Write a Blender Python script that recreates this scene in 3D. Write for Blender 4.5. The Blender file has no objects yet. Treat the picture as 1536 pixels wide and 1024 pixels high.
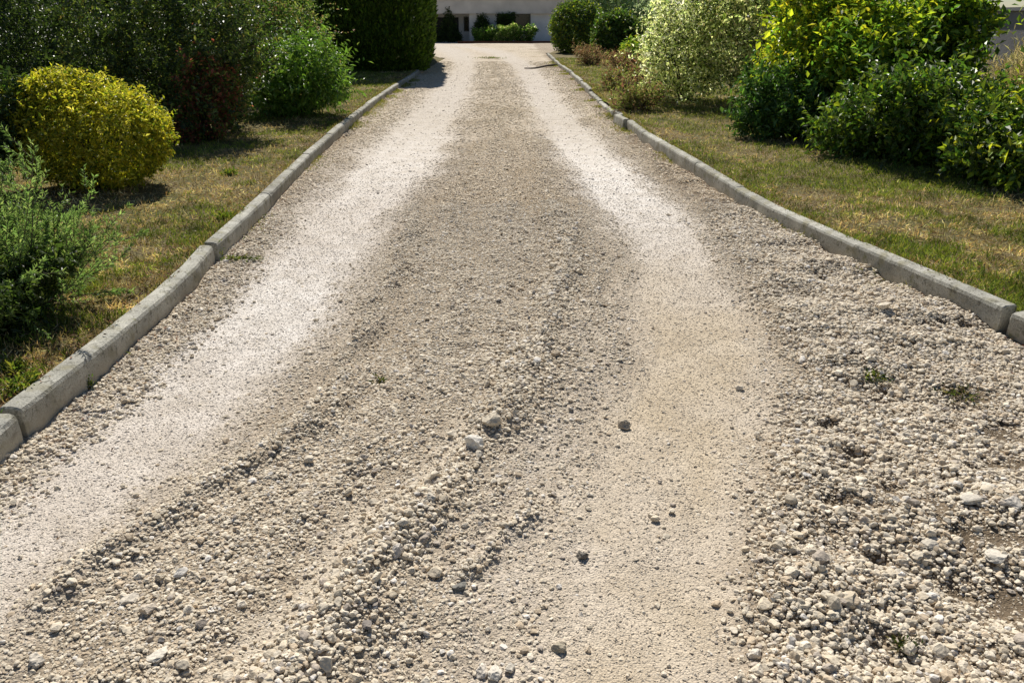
import bpy, math
import numpy as np
from mathutils import Vector

R = np.random.default_rng(7)
scene = bpy.context.scene
COL = scene.collection
rad = math.radians

# ------------------------------------------------------------------ camera
CAM_H, F_PX, PITCH = 1.5, 1194.7, rad(21.88)
SP, CP = math.sin(PITCH), math.cos(PITCH)
cam_d = bpy.data.cameras.new('camera')
cam_d.lens, cam_d.sensor_width = 28.0, 36.0
cam_d.clip_start, cam_d.clip_end = 0.05, 2000
cam = bpy.data.objects.new('camera', cam_d)
COL.objects.link(cam)
cam.location = (0, 0, CAM_H)
cam.rotation_euler = (rad(90) - PITCH, 0, 0)
scene.camera = cam


def G(x, y, z=0.0):
    """where the sight line through a photo pixel meets the level z"""
    u, v = (x - 768) / F_PX, (512 - y) / F_PX
    t = (CAM_H - z) / (SP - v * CP)
    return np.array([u * t, t * (CP + v * SP), z])


def zrow(y, d):
    v = (512 - y) / F_PX
    t = d / (CP + v * SP)
    return CAM_H + t * (-SP + v * CP)


def mpp(d, z=0.5):
    """metres per photo pixel at distance d"""
    return (d * CP + (CAM_H - z) * SP) / F_PX


# ------------------------------------------------------------------ noise
def _h(ix, iy, iz, s):
    n = (ix.astype(np.int64) * 374761393 + iy.astype(np.int64) * 668265263 + iz.astype(np.int64) * 2147483647 + s * 974634777) & 0xffffffff
    n = ((n ^ (n >> 13)) * 1274126177) & 0xffffffff
    n = n ^ (n >> 16)
    return (n & 0xffff) / 65535.0


def noise(x, y, z=None, s=0):
    """value noise in -1..1"""
    x = np.asarray(x, float); y = np.asarray(y, float)
    z = np.zeros_like(x) if z is None else np.asarray(z, float)
    ix, iy, iz = np.floor(x), np.floor(y), np.floor(z)
    fx, fy, fz = x - ix, y - iy, z - iz
    fx, fy, fz = [f * f * (3 - 2 * f) for f in (fx, fy, fz)]
    r = 0
    for a in (0, 1):
        for b in (0, 1):
            for c in (0, 1):
                w = (fx if a else 1 - fx) * (fy if b else 1 - fy) * (fz if c else 1 - fz)
                r = r + w * _h(ix + a, iy + b, iz + c, s)
    return r * 2 - 1


def fbm(x, y, o=3, s=0):
    r, a = 0, 1.0
    for k in range(o):
        r = r + a * noise(x * 2 ** k, y * 2 ** k, None, s + k)
        a *= 0.5
    return r / 1.75


def sstep(a, b, x):
    t = np.clip((x - a) / (b - a), 0, 1)
    return t * t * (3 - 2 * t)


def unit(v):
    return v / np.maximum(np.linalg.norm(v, axis=-1, keepdims=True), 1e-9)


# ------------------------------------------------------------------ mesh building
def link(name, me, mat=None, parent=None):
    o = bpy.data.objects.new(name, me)
    COL.objects.link(o)
    if me is not None and mat is not None:
        me.materials.append(mat)
    if parent is not None:
        o.parent = parent
    return o


def mesh_np(name, V, faces, col=None, smooth=False, extra=None):
    """V (n,3); faces: list of (m,k) index arrays"""
    me = bpy.data.meshes.new(name)
    V = np.asarray(V, np.float32)
    if not isinstance(faces, list):
        faces = [faces]
    nl = sum(f.size for f in faces); nf = sum(len(f) for f in faces)
    me.vertices.add(len(V)); me.loops.add(nl); me.polygons.add(nf)
    me.vertices.foreach_set('co', V.ravel())
    me.loops.foreach_set('vertex_index', np.concatenate([f.ravel() for f in faces]).astype(np.int32))
    st, acc = [], 0
    for f in faces:
        st.append(acc + np.arange(len(f)) * f.shape[1]); acc += f.size
    me.polygons.foreach_set('loop_start', np.concatenate(st).astype(np.int32))
    me.polygons.foreach_set('use_smooth', np.full(nf, smooth))
    if col is not None:
        a = me.attributes.new('col', 'FLOAT_COLOR', 'POINT')
        c = np.ones((len(V), 4), np.float32); c[:, :3] = col
        a.data.foreach_set('color', c.ravel())
    for k, val in (extra or {}).items():
        a = me.attributes.new(k, 'FLOAT', 'POINT')
        a.data.foreach_set('value', np.asarray(val, np.float32).ravel())
    me.update(calc_edges=True)
    me.validate()
    return me


class MB:
    """collects simple shapes into one mesh"""
    def __init__(s):
        s.v, s.f, s.n = [], {}, 0

    def add(s, V, F):
        V = np.asarray(V, float); F = np.asarray(F)
        s.v.append(V); s.f.setdefault(F.shape[1], []).append(F + s.n); s.n += len(V)

    def box(s, lo, hi):
        x0, y0, z0 = lo; x1, y1, z1 = hi
        s.add([(x0, y0, z0), (x1, y0, z0), (x1, y1, z0), (x0, y1, z0), (x0, y0, z1), (x1, y0, z1), (x1, y1, z1), (x0, y1, z1)],
              [(0, 3, 2, 1), (4, 5, 6, 7), (0, 1, 5, 4), (1, 2, 6, 5), (2, 3, 7, 6), (3, 0, 4, 7)])

    def tube(s, pts, r0, r1, n=6):
        pts = np.asarray(pts, float); m = len(pts)
        t = unit(np.gradient(pts, axis=0))
        ref = np.where(np.abs(t[:, 2:3]) > 0.9, np.array([[1.0, 0, 0]]), np.array([[0, 0, 1.0]]))
        a = unit(np.cross(t, ref)); b = np.cross(t, a)
        ang = np.arange(n) / n * 2 * np.pi
        r = np.linspace(r0, r1, m)[:, None, None]
        V = pts[:, None] + r * (np.cos(ang)[None, :, None] * a[:, None] + np.sin(ang)[None, :, None] * b[:, None])
        i = np.arange(m - 1)[:, None] * n; j = np.arange(n)[None]; k = (j + 1) % n
        F = np.stack([i + j, i + k, i + n + k, i + n + j], -1).reshape(-1, 4)
        s.add(V.reshape(-1, 3), F)

    def mesh(s, name, smooth=False):
        return mesh_np(name, np.concatenate(s.v), [np.concatenate(x) for x in s.f.values()], smooth=smooth)

    def build(s, name, mat, parent=None, smooth=False):
        return link(name, s.mesh(name, smooth), mat, parent)


def tag(o, label=None, cat=None, group=None, kind=None):
    for k, v in (('label', label), ('category', cat), ('group', group), ('kind', kind)):
        if v:
            o[k] = v
    return o


def empty(name, loc, label, cat, group=None):
    o = bpy.data.objects.new(name, None)
    COL.objects.link(o)
    o.location = loc
    o.empty_display_size = 0.1
    return tag(o, label, cat, group)


# ------------------------------------------------------------------ materials
def mat_new(name):
    m = bpy.data.materials.new(name)
    m.use_nodes = True
    nt = m.node_tree
    b = nt.nodes['Principled BSDF']
    return m, nt, b


def N(nt, kind, **kw):
    n = nt.nodes.new(kind)
    for k, v in kw.items():
        if k.startswith('i_'):
            key = k[2:].replace('_', ' ')
            n.inputs[int(key) if key.isdigit() else key].default_value = v
        else:
            setattr(n, k, v)
    return n


def ramp(nt, src, stops):
    r = nt.nodes.new('ShaderNodeValToRGB')
    e = r.color_ramp.elements
    while len(e) < len(stops):
        e.new(0.5)
    for x, (p, c) in zip(e, stops):
        x.position = p
        x.color = (*c, 1) if not isinstance(c, (int, float)) else (c, c, c, 1)
    nt.links.new(src, r.inputs[0])
    return r.outputs[0]


def mulc(nt, a, b, fac=1.0, mode='MULTIPLY'):
    m = nt.nodes.new('ShaderNodeMix')
    m.data_type, m.blend_type = 'RGBA', mode
    if isinstance(fac, (int, float)):
        m.inputs[0].default_value = fac
    else:
        nt.links.new(fac, m.inputs[0])
    for k, s in ((6, a), (7, b)):
        if isinstance(s, tuple):
            m.inputs[k].default_value = (*s, 1)
        else:
            nt.links.new(s, m.inputs[k])
    return m.outputs[2]


def coords(nt):
    return nt.nodes.new('ShaderNodeTexCoord').outputs['Object']


def tex(nt, kind, vec, scale, **kw):
    n = nt.nodes.new(kind)
    nt.links.new(vec, n.inputs['Vector'])
    n.inputs['Scale'].default_value = scale
    for k, v in kw.items():
        n.inputs[k].default_value = v
    return n


def leaf_material(name, rough=0.4, trans=0.35, spec=0.5, tint=(1, 1, 0.6)):
    m, nt, b = mat_new(name)
    a = N(nt, 'ShaderNodeAttribute', attribute_name='col')
    L = nt.links
    L.new(a.outputs['Color'], b.inputs['Base Color'])
    b.inputs['Roughness'].default_value = rough
    b.inputs['Specular IOR Level'].default_value = spec
    t = nt.nodes.new('ShaderNodeBsdfTranslucent')
    L.new(mulc(nt, a.outputs['Color'], tuple(1.6 * c for c in tint)), t.inputs['Color'])
    x = nt.nodes.new('ShaderNodeMixShader')
    x.inputs[0].default_value = trans
    L.new(b.outputs[0], x.inputs[1]); L.new(t.outputs[0], x.inputs[2])
    L.new(x.outputs[0], nt.nodes['Material Output'].inputs[0])
    return m


def attr_material(name, rough=0.9, grain=0.0, gscale=200, bump=0.0):
    m, nt, b = mat_new(name)
    a = N(nt, 'ShaderNodeAttribute', attribute_name='col')
    c = a.outputs['Color']
    co = coords(nt)
    if grain:
        n = tex(nt, 'ShaderNodeTexNoise', co, gscale, Detail=3.0)
        c = mulc(nt, c, ramp(nt, n.outputs['Fac'], [(0.25, 1 - grain), (0.75, 1 + grain)]))
    nt.links.new(c, b.inputs['Base Color'])
    b.inputs['Roughness'].default_value = rough
    b.inputs['Specular IOR Level'].default_value = 0.25
    if bump:
        n = tex(nt, 'ShaderNodeTexNoise', co, gscale, Detail=4.0)
        bp = N(nt, 'ShaderNodeBump', i_Strength=bump, i_Distance=0.01)
        nt.links.new(n.outputs['Fac'], bp.inputs['Height'])
        nt.links.new(bp.outputs[0], b.inputs['Normal'])
    return m


def flat_material(name, c, rough=0.7, var=0.15, scale=8.0, bump=0.0, metal=0.0):
    m, nt, b = mat_new(name)
    co = coords(nt)
    n = tex(nt, 'ShaderNodeTexNoise', co, scale, Detail=5.0)
    k = ramp(nt, n.outputs['Fac'], [(0.3, 1 - var), (0.7, 1 + var)])
    nt.links.new(mulc(nt, tuple(c), k), b.inputs['Base Color'])
    b.inputs['Roughness'].default_value = rough
    b.inputs['Metallic'].default_value = metal
    if bump:
        bp = N(nt, 'ShaderNodeBump', i_Strength=bump, i_Distance=0.01)
        n2 = tex(nt, 'ShaderNodeTexNoise', co, scale * 12, Detail=4.0)
        nt.links.new(n2.outputs['Fac'], bp.inputs['Height'])
        nt.links.new(bp.outputs[0], b.inputs['Normal'])
    return m


# road surface: dust and soil colours come from the mesh, fine aggregate from cells
def road_material():
    m, nt, b = mat_new('gravel_bed')
    L = nt.links
    co = coords(nt)
    a = N(nt, 'ShaderNodeAttribute', attribute_name='col').outputs['Color']
    cs = N(nt, 'ShaderNodeAttribute', attribute_name='coarse').outputs['Fac']
    v = tex(nt, 'ShaderNodeTexVoronoi', co, 70.0)
    vv = N(nt, 'ShaderNodeSeparateColor'); L.new(v.outputs['Color'], vv.inputs[0])
    k1 = ramp(nt, vv.outputs[0], [(0.0, 0.62), (0.55, 1.0), (1.0, 1.3)])
    c = mulc(nt, a, k1, cs)
    v2 = tex(nt, 'ShaderNodeTexVoronoi', co, 160.0)
    vv2 = N(nt, 'ShaderNodeSeparateColor'); L.new(v2.outputs['Color'], vv2.inputs[0])
    c = mulc(nt, c, ramp(nt, vv2.outputs[1], [(0.0, 0.74), (0.3, 0.98), (1.0, 1.12)]), 0.75)
    n = tex(nt, 'ShaderNodeTexNoise', co, 5.0, Detail=6.0, Roughness=0.65)
    c = mulc(nt, c, ramp(nt, n.outputs['Fac'], [(0.3, (0.84, 0.81, 0.76)), (0.7, (1.1, 1.1, 1.1))]))
    L.new(c, b.inputs['Base Color'])
    b.inputs['Roughness'].default_value = 0.95
    b.inputs['Specular IOR Level'].default_value = 0.15
    # height: rounded cells, stronger where loose
    inv = N(nt, 'ShaderNodeMath', operation='MULTIPLY_ADD', i_1=-1.0, i_2=1.0)
    L.new(v.outputs['Distance'], inv.inputs[0])
    w = N(nt, 'ShaderNodeMath', operation='MULTIPLY'); L.new(inv.outputs[0], w.inputs[0]); L.new(cs, w.inputs[1])
    inv2 = N(nt, 'ShaderNodeMath', operation='MULTIPLY_ADD', i_1=-0.35, i_2=0.35)
    L.new(v2.outputs['Distance'], inv2.inputs[0])
    s = N(nt, 'ShaderNodeMath', operation='ADD'); L.new(w.outputs[0], s.inputs[0]); L.new(inv2.outputs[0], s.inputs[1])
    n3 = tex(nt, 'ShaderNodeTexNoise', co, 90.0, Detail=4.0)
    s2 = N(nt, 'ShaderNodeMath', operation='MULTIPLY_ADD', i_1=0.5); L.new(n3.outputs['Fac'], s2.inputs[0]); L.new(s.outputs[0], s2.inputs[2])
    bp = N(nt, 'ShaderNodeBump', i_Strength=0.8, i_Distance=0.012)
    L.new(s2.outputs[0], bp.inputs['Height']); L.new(bp.outputs[0], b.inputs['Normal'])
    return m


def lawn_material():
    m, nt, b = mat_new('dry_lawn_soil')
    L = nt.links
    co = coords(nt)
    n1 = tex(nt, 'ShaderNodeTexNoise', co, 1.6, Detail=6.0, Roughness=0.65)
    n2 = tex(nt, 'ShaderNodeTexNoise', co, 45.0, Detail=4.0, Roughness=0.7)
    c = ramp(nt, n1.outputs['Fac'], [(0.30, (0.09, 0.11, 0.03)), (0.46, (0.20, 0.17, 0.075)), (0.66, (0.30, 0.225, 0.12))])
    c = mulc(nt, c, ramp(nt, n2.outputs['Fac'], [(0.35, 0.3), (0.65, 1.2)]))
    L.new(c, b.inputs['Base Color'])
    b.inputs['Roughness'].default_value = 0.95
    b.inputs['Specular IOR Level'].default_value = 0.1
    bp = N(nt, 'ShaderNodeBump', i_Strength=0.9, i_Distance=0.03)
    L.new(n2.outputs['Fac'], bp.inputs['Height']); L.new(bp.outputs[0], b.inputs['Normal'])
    return m


def concrete_material():
    m, nt, b = mat_new('weathered_concrete')
    L = nt.links
    tc = nt.nodes.new('ShaderNodeTexCoord')
    geo = nt.nodes.new('ShaderNodeNewGeometry')
    co = geo.outputs['Position']
    n1 = tex(nt, 'ShaderNodeTexNoise', co, 3.5, Detail=7.0, Roughness=0.7)
    c = ramp(nt, n1.outputs['Fac'], [(0.3, (0.20, 0.195, 0.165)), (0.48, (0.37, 0.36, 0.32)), (0.66, (0.54, 0.525, 0.47))])
    n2 = tex(nt, 'ShaderNodeTexNoise', co, 140.0, Detail=3.0)
    c = mulc(nt, c, ramp(nt, n2.outputs['Fac'], [(0.3, 0.66), (0.5, 1.0), (0.72, 1.25)]))
    v = tex(nt, 'ShaderNodeTexVoronoi', co, 120.0)
    c = mulc(nt, c, ramp(nt, v.outputs['Distance'], [(0.08, 0.6), (0.2, 1.0)]), 0.6)
    n4 = tex(nt, 'ShaderNodeTexNoise', co, 9.0, Detail=4.0)
    c = mulc(nt, c, (0.25, 0.23, 0.15), ramp(nt, n4.outputs['Fac'], [(0.52, 0.0), (0.70, 0.8)]), 'MIX')
    n5 = tex(nt, 'ShaderNodeTexNoise', co, 28.0, Detail=6.0, Roughness=0.7)
    c = mulc(nt, c, (0.10, 0.095, 0.075), ramp(nt, n5.outputs['Fac'], [(0.53, 0.0), (0.62, 0.75)]), 'MIX')
    # lime dust splashed on the foot of the face
    sp = nt.nodes.new('ShaderNodeSeparateXYZ'); L.new(co, sp.inputs[0])
    ad = N(nt, 'ShaderNodeMath', operation='MULTIPLY_ADD', i_1=0.05); L.new(n4.outputs['Fac'], ad.inputs[0]); L.new(sp.outputs[2], ad.inputs[2])
    c = mulc(nt, c, (0.40, 0.36, 0.29), ramp(nt, ad.outputs[0], [(0.03, 0.75), (0.10, 0.0)]), 'MIX')
    n6 = tex(nt, 'ShaderNodeTexNoise', co, 6.0, Detail=5.0, Roughness=0.7)
    c = mulc(nt, c, (0.15, 0.15, 0.05), ramp(nt, n6.outputs['Fac'], [(0.60, 0.0), (0.68, 0.7)]), 'MIX')
    oi = nt.nodes.new('ShaderNodeObjectInfo')
    c = mulc(nt, c, ramp(nt, oi.outputs['Random'], [(0.0, (0.80, 0.79, 0.76)), (1.0, (1.15, 1.15, 1.12))]))
    L.new(c, b.inputs['Base Color'])
    b.inputs['Roughness'].default_value = 0.9
    b.inputs['Specular IOR Level'].default_value = 0.2
    bp = N(nt, 'ShaderNodeBump', i_Strength=0.55, i_Distance=0.006)
    L.new(n2.outputs['Fac'], bp.inputs['Height']); L.new(bp.outputs[0], b.inputs['Normal'])
    return m


M_ROAD, M_LAWN, M_CONC = road_material(), lawn_material(), concrete_material()
M_STONE = attr_material('limestone', 0.88, 0.18, 130, 0.35)
M_GRASS = leaf_material('grass_blade', 0.6, 0.25, 0.25, (1, 1, 0.6))
M_LITTER = leaf_material('dead_leaf', 0.7, 0.15, 0.25, (1, 0.9, 0.6))
M_GLOSSY = leaf_material('glossy_leaf', 0.47, 0.32, 0.55)
M_LEAF = leaf_material('soft_leaf', 0.45, 0.48, 0.4)
M_PALE = leaf_material('pale_leaf', 0.5, 0.55, 0.35, (1, 1, 0.75))
M_NEEDLE = leaf_material('conifer_spray', 0.55, 0.25, 0.3)
M_BARK = flat_material('grey_brown_bark', (0.07, 0.05, 0.035), 0.9, 0.35, 20, 0.6)
M_WHITE = flat_material('pale_render', (0.76, 0.75, 0.74), 0.9, 0.12, 1.2, 0.2)
M_BAND = flat_material('beige_render', (0.62, 0.585, 0.54), 0.9, 0.15, 1.0, 0.2)
M_FRAME = flat_material('grey_paint', (0.12, 0.13, 0.14), 0.5, 0.1)
M_GLASS = flat_material('dark_window_glass', (0.012, 0.014, 0.017), 0.08, 0.2)
M_DARK = flat_material('dark_timber', (0.02, 0.018, 0.016), 0.6, 0.2)
M_WALL = flat_material('grey_boundary_render', (0.22, 0.215, 0.22), 0.95, 0.2, 1.5, 0.5)
M_TERRA = flat_material('terracotta_edging', (0.14, 0.05, 0.025), 0.9, 0.3, 6)

# ------------------------------------------------------------------ road layout on the ground
def curve(pts, z=0.0):
    g = np.array([G(x, y, z)[:2] for x, y in pts])
    g = g[np.argsort(g[:, 1])]
    return lambda d: np.interp(d, g[:, 1], g[:, 0])


KL = [(-260, 915), (-120, 790), (0, 682), (47, 650), (168, 549), (260, 466), (302, 423), (332, 384), (372, 346), (429, 288), (450, 263), (469, 245), (508, 207), (528, 189), (563, 159), (597, 134), (611, 125), (628, 112), (641, 104)]
KR = [(2300, 800), (1900, 668), (1700, 590), (1536, 520), (1492, 499), (1313, 415), (1151, 335), (1106, 308), (1047, 269), (1012, 245), (971, 221), (939, 195), (929, 187), (911, 171), (897, 158), (885, 146), (853, 112), (838, 102), (820, 84)]
kerb_l, kerb_r = curve(KL), curve(KR)
D_LEND, D_REND = G(641, 104)[1], G(820, 84)[1]


def XL(d):
    return kerb_l(d) - sstep(37, 42, d) * 9


def XR(d):
    return kerb_r(d) + sstep(42.5, 46, d) * 11


LT = curve([(652, 69), (670, 73), (686, 80), (696, 90), (697, 100), (688, 120), (660, 160), (622, 205), (578, 260), (520, 325), (455, 405), (395, 485), (300, 565), (180, 660), (40, 760), (-140, 880)])
RT = curve([(690, 69), (722, 73), (750, 80), (775, 92), (790, 105), (802, 120), (818, 150), (848, 190), (882, 230), (925, 275), (965, 320), (1005, 370), (1030, 420), (1045, 470), (1045, 530), (1030, 600), (1005, 680), (985, 760), (975, 850), (980, 950), (990, 1100)])
W1 = curve([(800, 200), (820, 270), (838, 330), (845, 400), (825, 470), (790, 550), (740, 640), (690, 700), (640, 765), (590, 840), (540, 900), (480, 970), (400, 1060)])
W2 = curve([(640, 300), (600, 400), (560, 475), (520, 570), (470, 645), (390, 690), (300, 745), (180, 830), (20, 940)])
W3 = curve([(800, 770), (770, 800), (735, 840), (690, 885), (650, 940)])
ED = curve([(870, 150), (950, 230), (1020, 300), (1085, 380), (1135, 470), (1160, 560), (1140, 650), (1115, 760), (1095, 850), (1085, 950), (1080, 1100)])
S1 = curve([(700, 640), (640, 720), (540, 800), (450, 900), (380, 990), (320, 1060)])
S2 = curve([(900, 560), (830, 650), (790, 720), (760, 800), (740, 900), (720, 1050)])


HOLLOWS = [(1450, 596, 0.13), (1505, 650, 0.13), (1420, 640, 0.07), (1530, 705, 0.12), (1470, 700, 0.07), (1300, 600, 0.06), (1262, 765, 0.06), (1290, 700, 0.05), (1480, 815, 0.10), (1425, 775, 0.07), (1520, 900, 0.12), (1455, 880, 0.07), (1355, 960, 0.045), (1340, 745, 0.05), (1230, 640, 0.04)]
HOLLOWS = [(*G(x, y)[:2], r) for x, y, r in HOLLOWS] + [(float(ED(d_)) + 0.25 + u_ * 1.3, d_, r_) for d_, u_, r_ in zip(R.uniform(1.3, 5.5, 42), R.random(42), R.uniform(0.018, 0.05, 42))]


def fields(X, d):
    """masks of the drive: left track, right track, rows of loose stones, the coarse right side ..."""
    wob = 0.10 * fbm(X * 1.3, d * 0.9, 3, 11) + 0.045 * fbm(X * 5, d * 3.5, 3, 14)
    Xw = X + wob
    g = lambda c, w: np.exp(-((Xw - c(d)) / w) ** 2)
    wl = np.interp(d, [0, 3, 5, 8, 20, 30, 45], [0.42, 0.38, 0.38, 0.56, 0.46, 0.42, 0.8])
    wr = np.interp(d, [0, 3, 5, 8, 20, 30, 45], [0.29, 0.35, 0.30, 0.38, 0.38, 0.42, 0.7])
    lt = np.clip(g(LT, wl) * 1.35, 0, 1)
    rt = np.clip(g(RT, wr) * 1.35, 0, 1) 
    # ragged, patchy wear
    pat = fbm(X * 4.2, d * 2.2, 4, 17)
    lt = np.clip(lt + 0.30 * pat * 4 * lt * (1 - lt) - 0.15 * np.clip(pat, 0, 1), 0, 1)
    rt = np.clip(rt + 0.35 * pat * 4 * rt * (1 - rt) - (0.16 + 0.22 * (1 - sstep(2.5, 4, d))) * np.clip(pat, 0, 1), 0, 1)
    # streaks drawn out along the way the wheels go
    t = (Xw - LT(d)) / np.maximum(RT(d) - LT(d), 0.3)
    st = noise(t * 11, d * 0.55, None, 15) * 0.7 + noise(t * 23, d * 1.3, None, 16) * 0.5
    w1 = g(W1, 0.125) * (1 - sstep(7, 13, d)) * sstep(-1.6, -0.1, noise(X * 2, d * 3.0, None, 5))
    w2 = g(W2, 0.07) * (1 - sstep(6, 9, d)) * sstep(-1.1, 0.2, noise(X * 2, d * 3.0, None, 6))
    right = sstep(-0.02, 0.22, Xw - ED(d)) * (1 - 0.35 * sstep(10, 16, d))
    s1 = g(S1, 0.085) * (1 - sstep(2.7, 3.3, d))
    w3 = g(W3, 0.035) * sstep(1.85, 1.95, d) * (1 - sstep(2.3, 2.45, d))
    s2 = g(S2, 0.16) * (1 - sstep(3.6, 4.6, d))
    left = 1 - sstep(0.10, 0.36, Xw - XL(d))
    far = sstep(44, 51, d)
    rt = np.maximum(rt, far * 0.5 * sstep(0.2, 2.5, X)) * (1 - right * 0.9)
    comp = np.clip(np.maximum(lt, rt), 0, 1)
    loose = np.clip(1 - comp * 1.05, 0, 1) * (1 - 0.9 * s1) * (1 - 0.55 * s2)
    loose = loose * np.clip(0.78 + 0.45 * st, 0.25, 1)
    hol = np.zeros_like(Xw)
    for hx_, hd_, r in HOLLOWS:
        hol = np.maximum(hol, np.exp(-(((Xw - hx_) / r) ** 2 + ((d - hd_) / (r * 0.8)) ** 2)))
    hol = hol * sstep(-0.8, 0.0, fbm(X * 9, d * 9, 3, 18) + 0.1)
    loose = np.clip(np.maximum.reduce([loose, right * 0.9, left * 0.9, w1, w2 * 0.9, w3 * 0.9]), 0, 1) * (1 - 0.9 * hol)
    return dict(lt=lt, rt=rt, w1=w1, w2=w2, w3=w3, right=right, s1=s1, s2=s2, left=left, comp=comp, loose=loose, st=st * (1 - comp), hol=hol)


def road_z(X, d, f=None):
    f = f or fields(X, d)
    near = 1 - sstep(12, 28, d)
    z = -0.020 * f['lt'] - 0.022 * f['rt'] + 0.055 * f['w1'] + 0.050 * f['w2'] + 0.022 * f['w3'] + 0.022 * f['right'] - 0.010 * f['s1'] - 0.012 * f['s2']
    z = z + f['loose'] * near * (0.011 * fbm(X * 5, d * 5, 3, 21) + 0.008 * noise(X * 16, d * 16, None, 24))
    z = z + near * 0.026 * f['st'] * (1 - f['right']) - 0.028 * f['hol']
    z = z + f['right'] * near * 0.058 * fbm(X * 2.0 + d * 0.8, d * 3.2, 3, 31)
    z = z + 0.012 * fbm(X * 0.7, d * 0.35, 2, 41)
    return z


def road_col(X, d, f):
    dust = np.array([0.60, 0.54, 0.475]); tan = np.array([0.52, 0.435, 0.32]); bed = np.array([0.38, 0.315, 0.235])
    soil = np.array([0.30, 0.235, 0.155]); grey = np.array([0.46, 0.40, 0.33])
    e = lambda m: np.asarray(m)[..., None]
    c = np.ones(X.shape + (1,)) * bed
    c = c + (grey - c) * e(f['s2'])
    c = c + (np.array([0.57, 0.50, 0.405]) - c) * e(f['s1'] * 0.85)
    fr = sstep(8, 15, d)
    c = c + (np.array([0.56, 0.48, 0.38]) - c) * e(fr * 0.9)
    tn = f['rt'] * (1 - sstep(4.0, 7.0, d)) * np.clip(0.75 + 0.5 * fbm(X * 2.5, d * 2, 3, 55), 0, 1)
    c = c + (dust * e(1 - 0.14 * fr) - c) * e(np.maximum(f['lt'], f['rt']) * (1 - 0.15 * fr))
    c = c + (tan - c) * e(tn)
    pt = sstep(0.1, 0.7, fbm(X * 1.7, d * 1.2, 4, 51) - 0.35 * f['st']) * (1 - f['comp'])
    c = c + (soil - c) * e(pt * 0.75)
    c = c + (np.array([0.22, 0.165, 0.11]) - c) * e(f['right'] * 0.8)
    r = f['right'] * sstep(0.05, 0.6, fbm(X * 1.4 + 3, d * 1.6, 3, 61)) * sstep(2.1, 2.5, X) * (1 - sstep(4, 6, d))
    c = c + (soil * 0.8 - c) * e(r * 0.8)
    # whitest, most worn stretches of both tracks
    wt = (f['rt'] * np.exp(-((d - 8.2) / 2.6) ** 2) + 0.15 * f['rt'] * np.exp(-((d - 17) / 6) ** 2) + 1.0 * f['lt'] ** 2 * np.exp(-((d - 4.3) / 1.1) ** 2) + 0.55 * f['lt'] ** 2 * np.exp(-((d - 9.0) / 3.0) ** 2) + 0.12 * f['lt'] * np.exp(-((d - 17) / 7) ** 2))
    c = c + (np.array([0.74, 0.70, 0.655]) - c) * e(np.clip(wt, 0, 1) * 0.8)
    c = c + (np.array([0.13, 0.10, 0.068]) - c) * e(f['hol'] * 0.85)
    return np.clip(c, 0.02, 0.85)


def grid_faces(nr, nc):
    i = np.arange(nr - 1)[:, None] * nc; j = np.arange(nc - 1)[None]
    return np.stack([i + j, i + j + 1, i + nc + j + 1, i + nc + j], -1).reshape(-1, 4)


rows = [0.5]
while rows[-1] < 66:
    rows.append(rows[-1] + max(0.013, 0.0062 * rows[-1]))
rows = np.array(rows)
NC = 250
uu = np.linspace(0, 1, NC)
a = (XL(rows) - 0.06)[:, None]; b_ = (XR(rows) + 0.06)[:, None]
RX = a + (b_ - a) * uu[None]; RD = np.repeat(rows[:, None], NC, 1)
f = fields(RX, RD)
RZ = road_z(RX, RD, f)
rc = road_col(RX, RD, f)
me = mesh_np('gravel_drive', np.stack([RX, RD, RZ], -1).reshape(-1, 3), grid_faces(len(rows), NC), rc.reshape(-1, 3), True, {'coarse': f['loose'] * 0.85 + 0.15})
tag(link('gravel_drive', me, M_ROAD), kind='structure')

# ground out to the horizon
m_ground = flat_material('dry_earth', (0.22, 0.17, 0.10), 0.95, 0.3, 0.3)
mb = MB()
n = 24
gx = np.linspace(-700, 700, n); gy = np.linspace(-300, 1100, n)
GX, GY = np.meshgrid(gx, gy)
mb.add(np.stack([GX, GY, np.full_like(GX, -0.25)], -1).reshape(-1, 3), grid_faces(n, n))
tag(mb.build('ground', m_ground), kind='structure')

LAWN_Z = 0.092


def lawn_z(X, d):
    edge = np.minimum(np.abs(X - XL(d)), np.abs(X - XR(d)))
    return LAWN_Z + 0.025 * (X > 0) + 0.03 * fbm(X * 0.8, d * 0.8, 3, 71) * sstep(0.1, 0.8, edge) + 0.008 * noise(X * 9, d * 9, None, 73)


def lawn(name, side, d0, d1, far_x):
    rows = np.concatenate([np.arange(d0, 12, 0.08), np.arange(12, d1, 0.3)])
    cols = np.linspace(0, 1, 90) ** 1.4
    k = (kerb_l(rows) - 0.075) if side < 0 else (kerb_r(rows) + 0.075)
    X = k[:, None] + (far_x - k[:, None]) * cols[None]
    D = np.repeat(rows[:, None], 90, 1)
    F = grid_faces(len(rows), 90)
    if side < 0:
        F = F[:, ::-1]
    Z = lawn_z(X, D)
    # past the last kerb block the turf runs out onto the gravel
    end = D_LEND if side < 0 else D_REND
    Z = Z - (Z + 0.03) * sstep(end - 0.3, end + 0.3, D) * (1 - sstep(0.0, 0.6, np.abs(X - k[:, None])))
    V = np.stack([X, D, Z], -1).reshape(-1, 3)
    # edge skirt so the bed has thickness
    me = mesh_np(name, V, F, None, True)
    return tag(link(name, me, M_LAWN), kind='structure')


lawn('lawn_left', -1, 0.3, 37.5, -17)
lawn('lawn_right', 1, 0.3, 43, 15)

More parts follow.
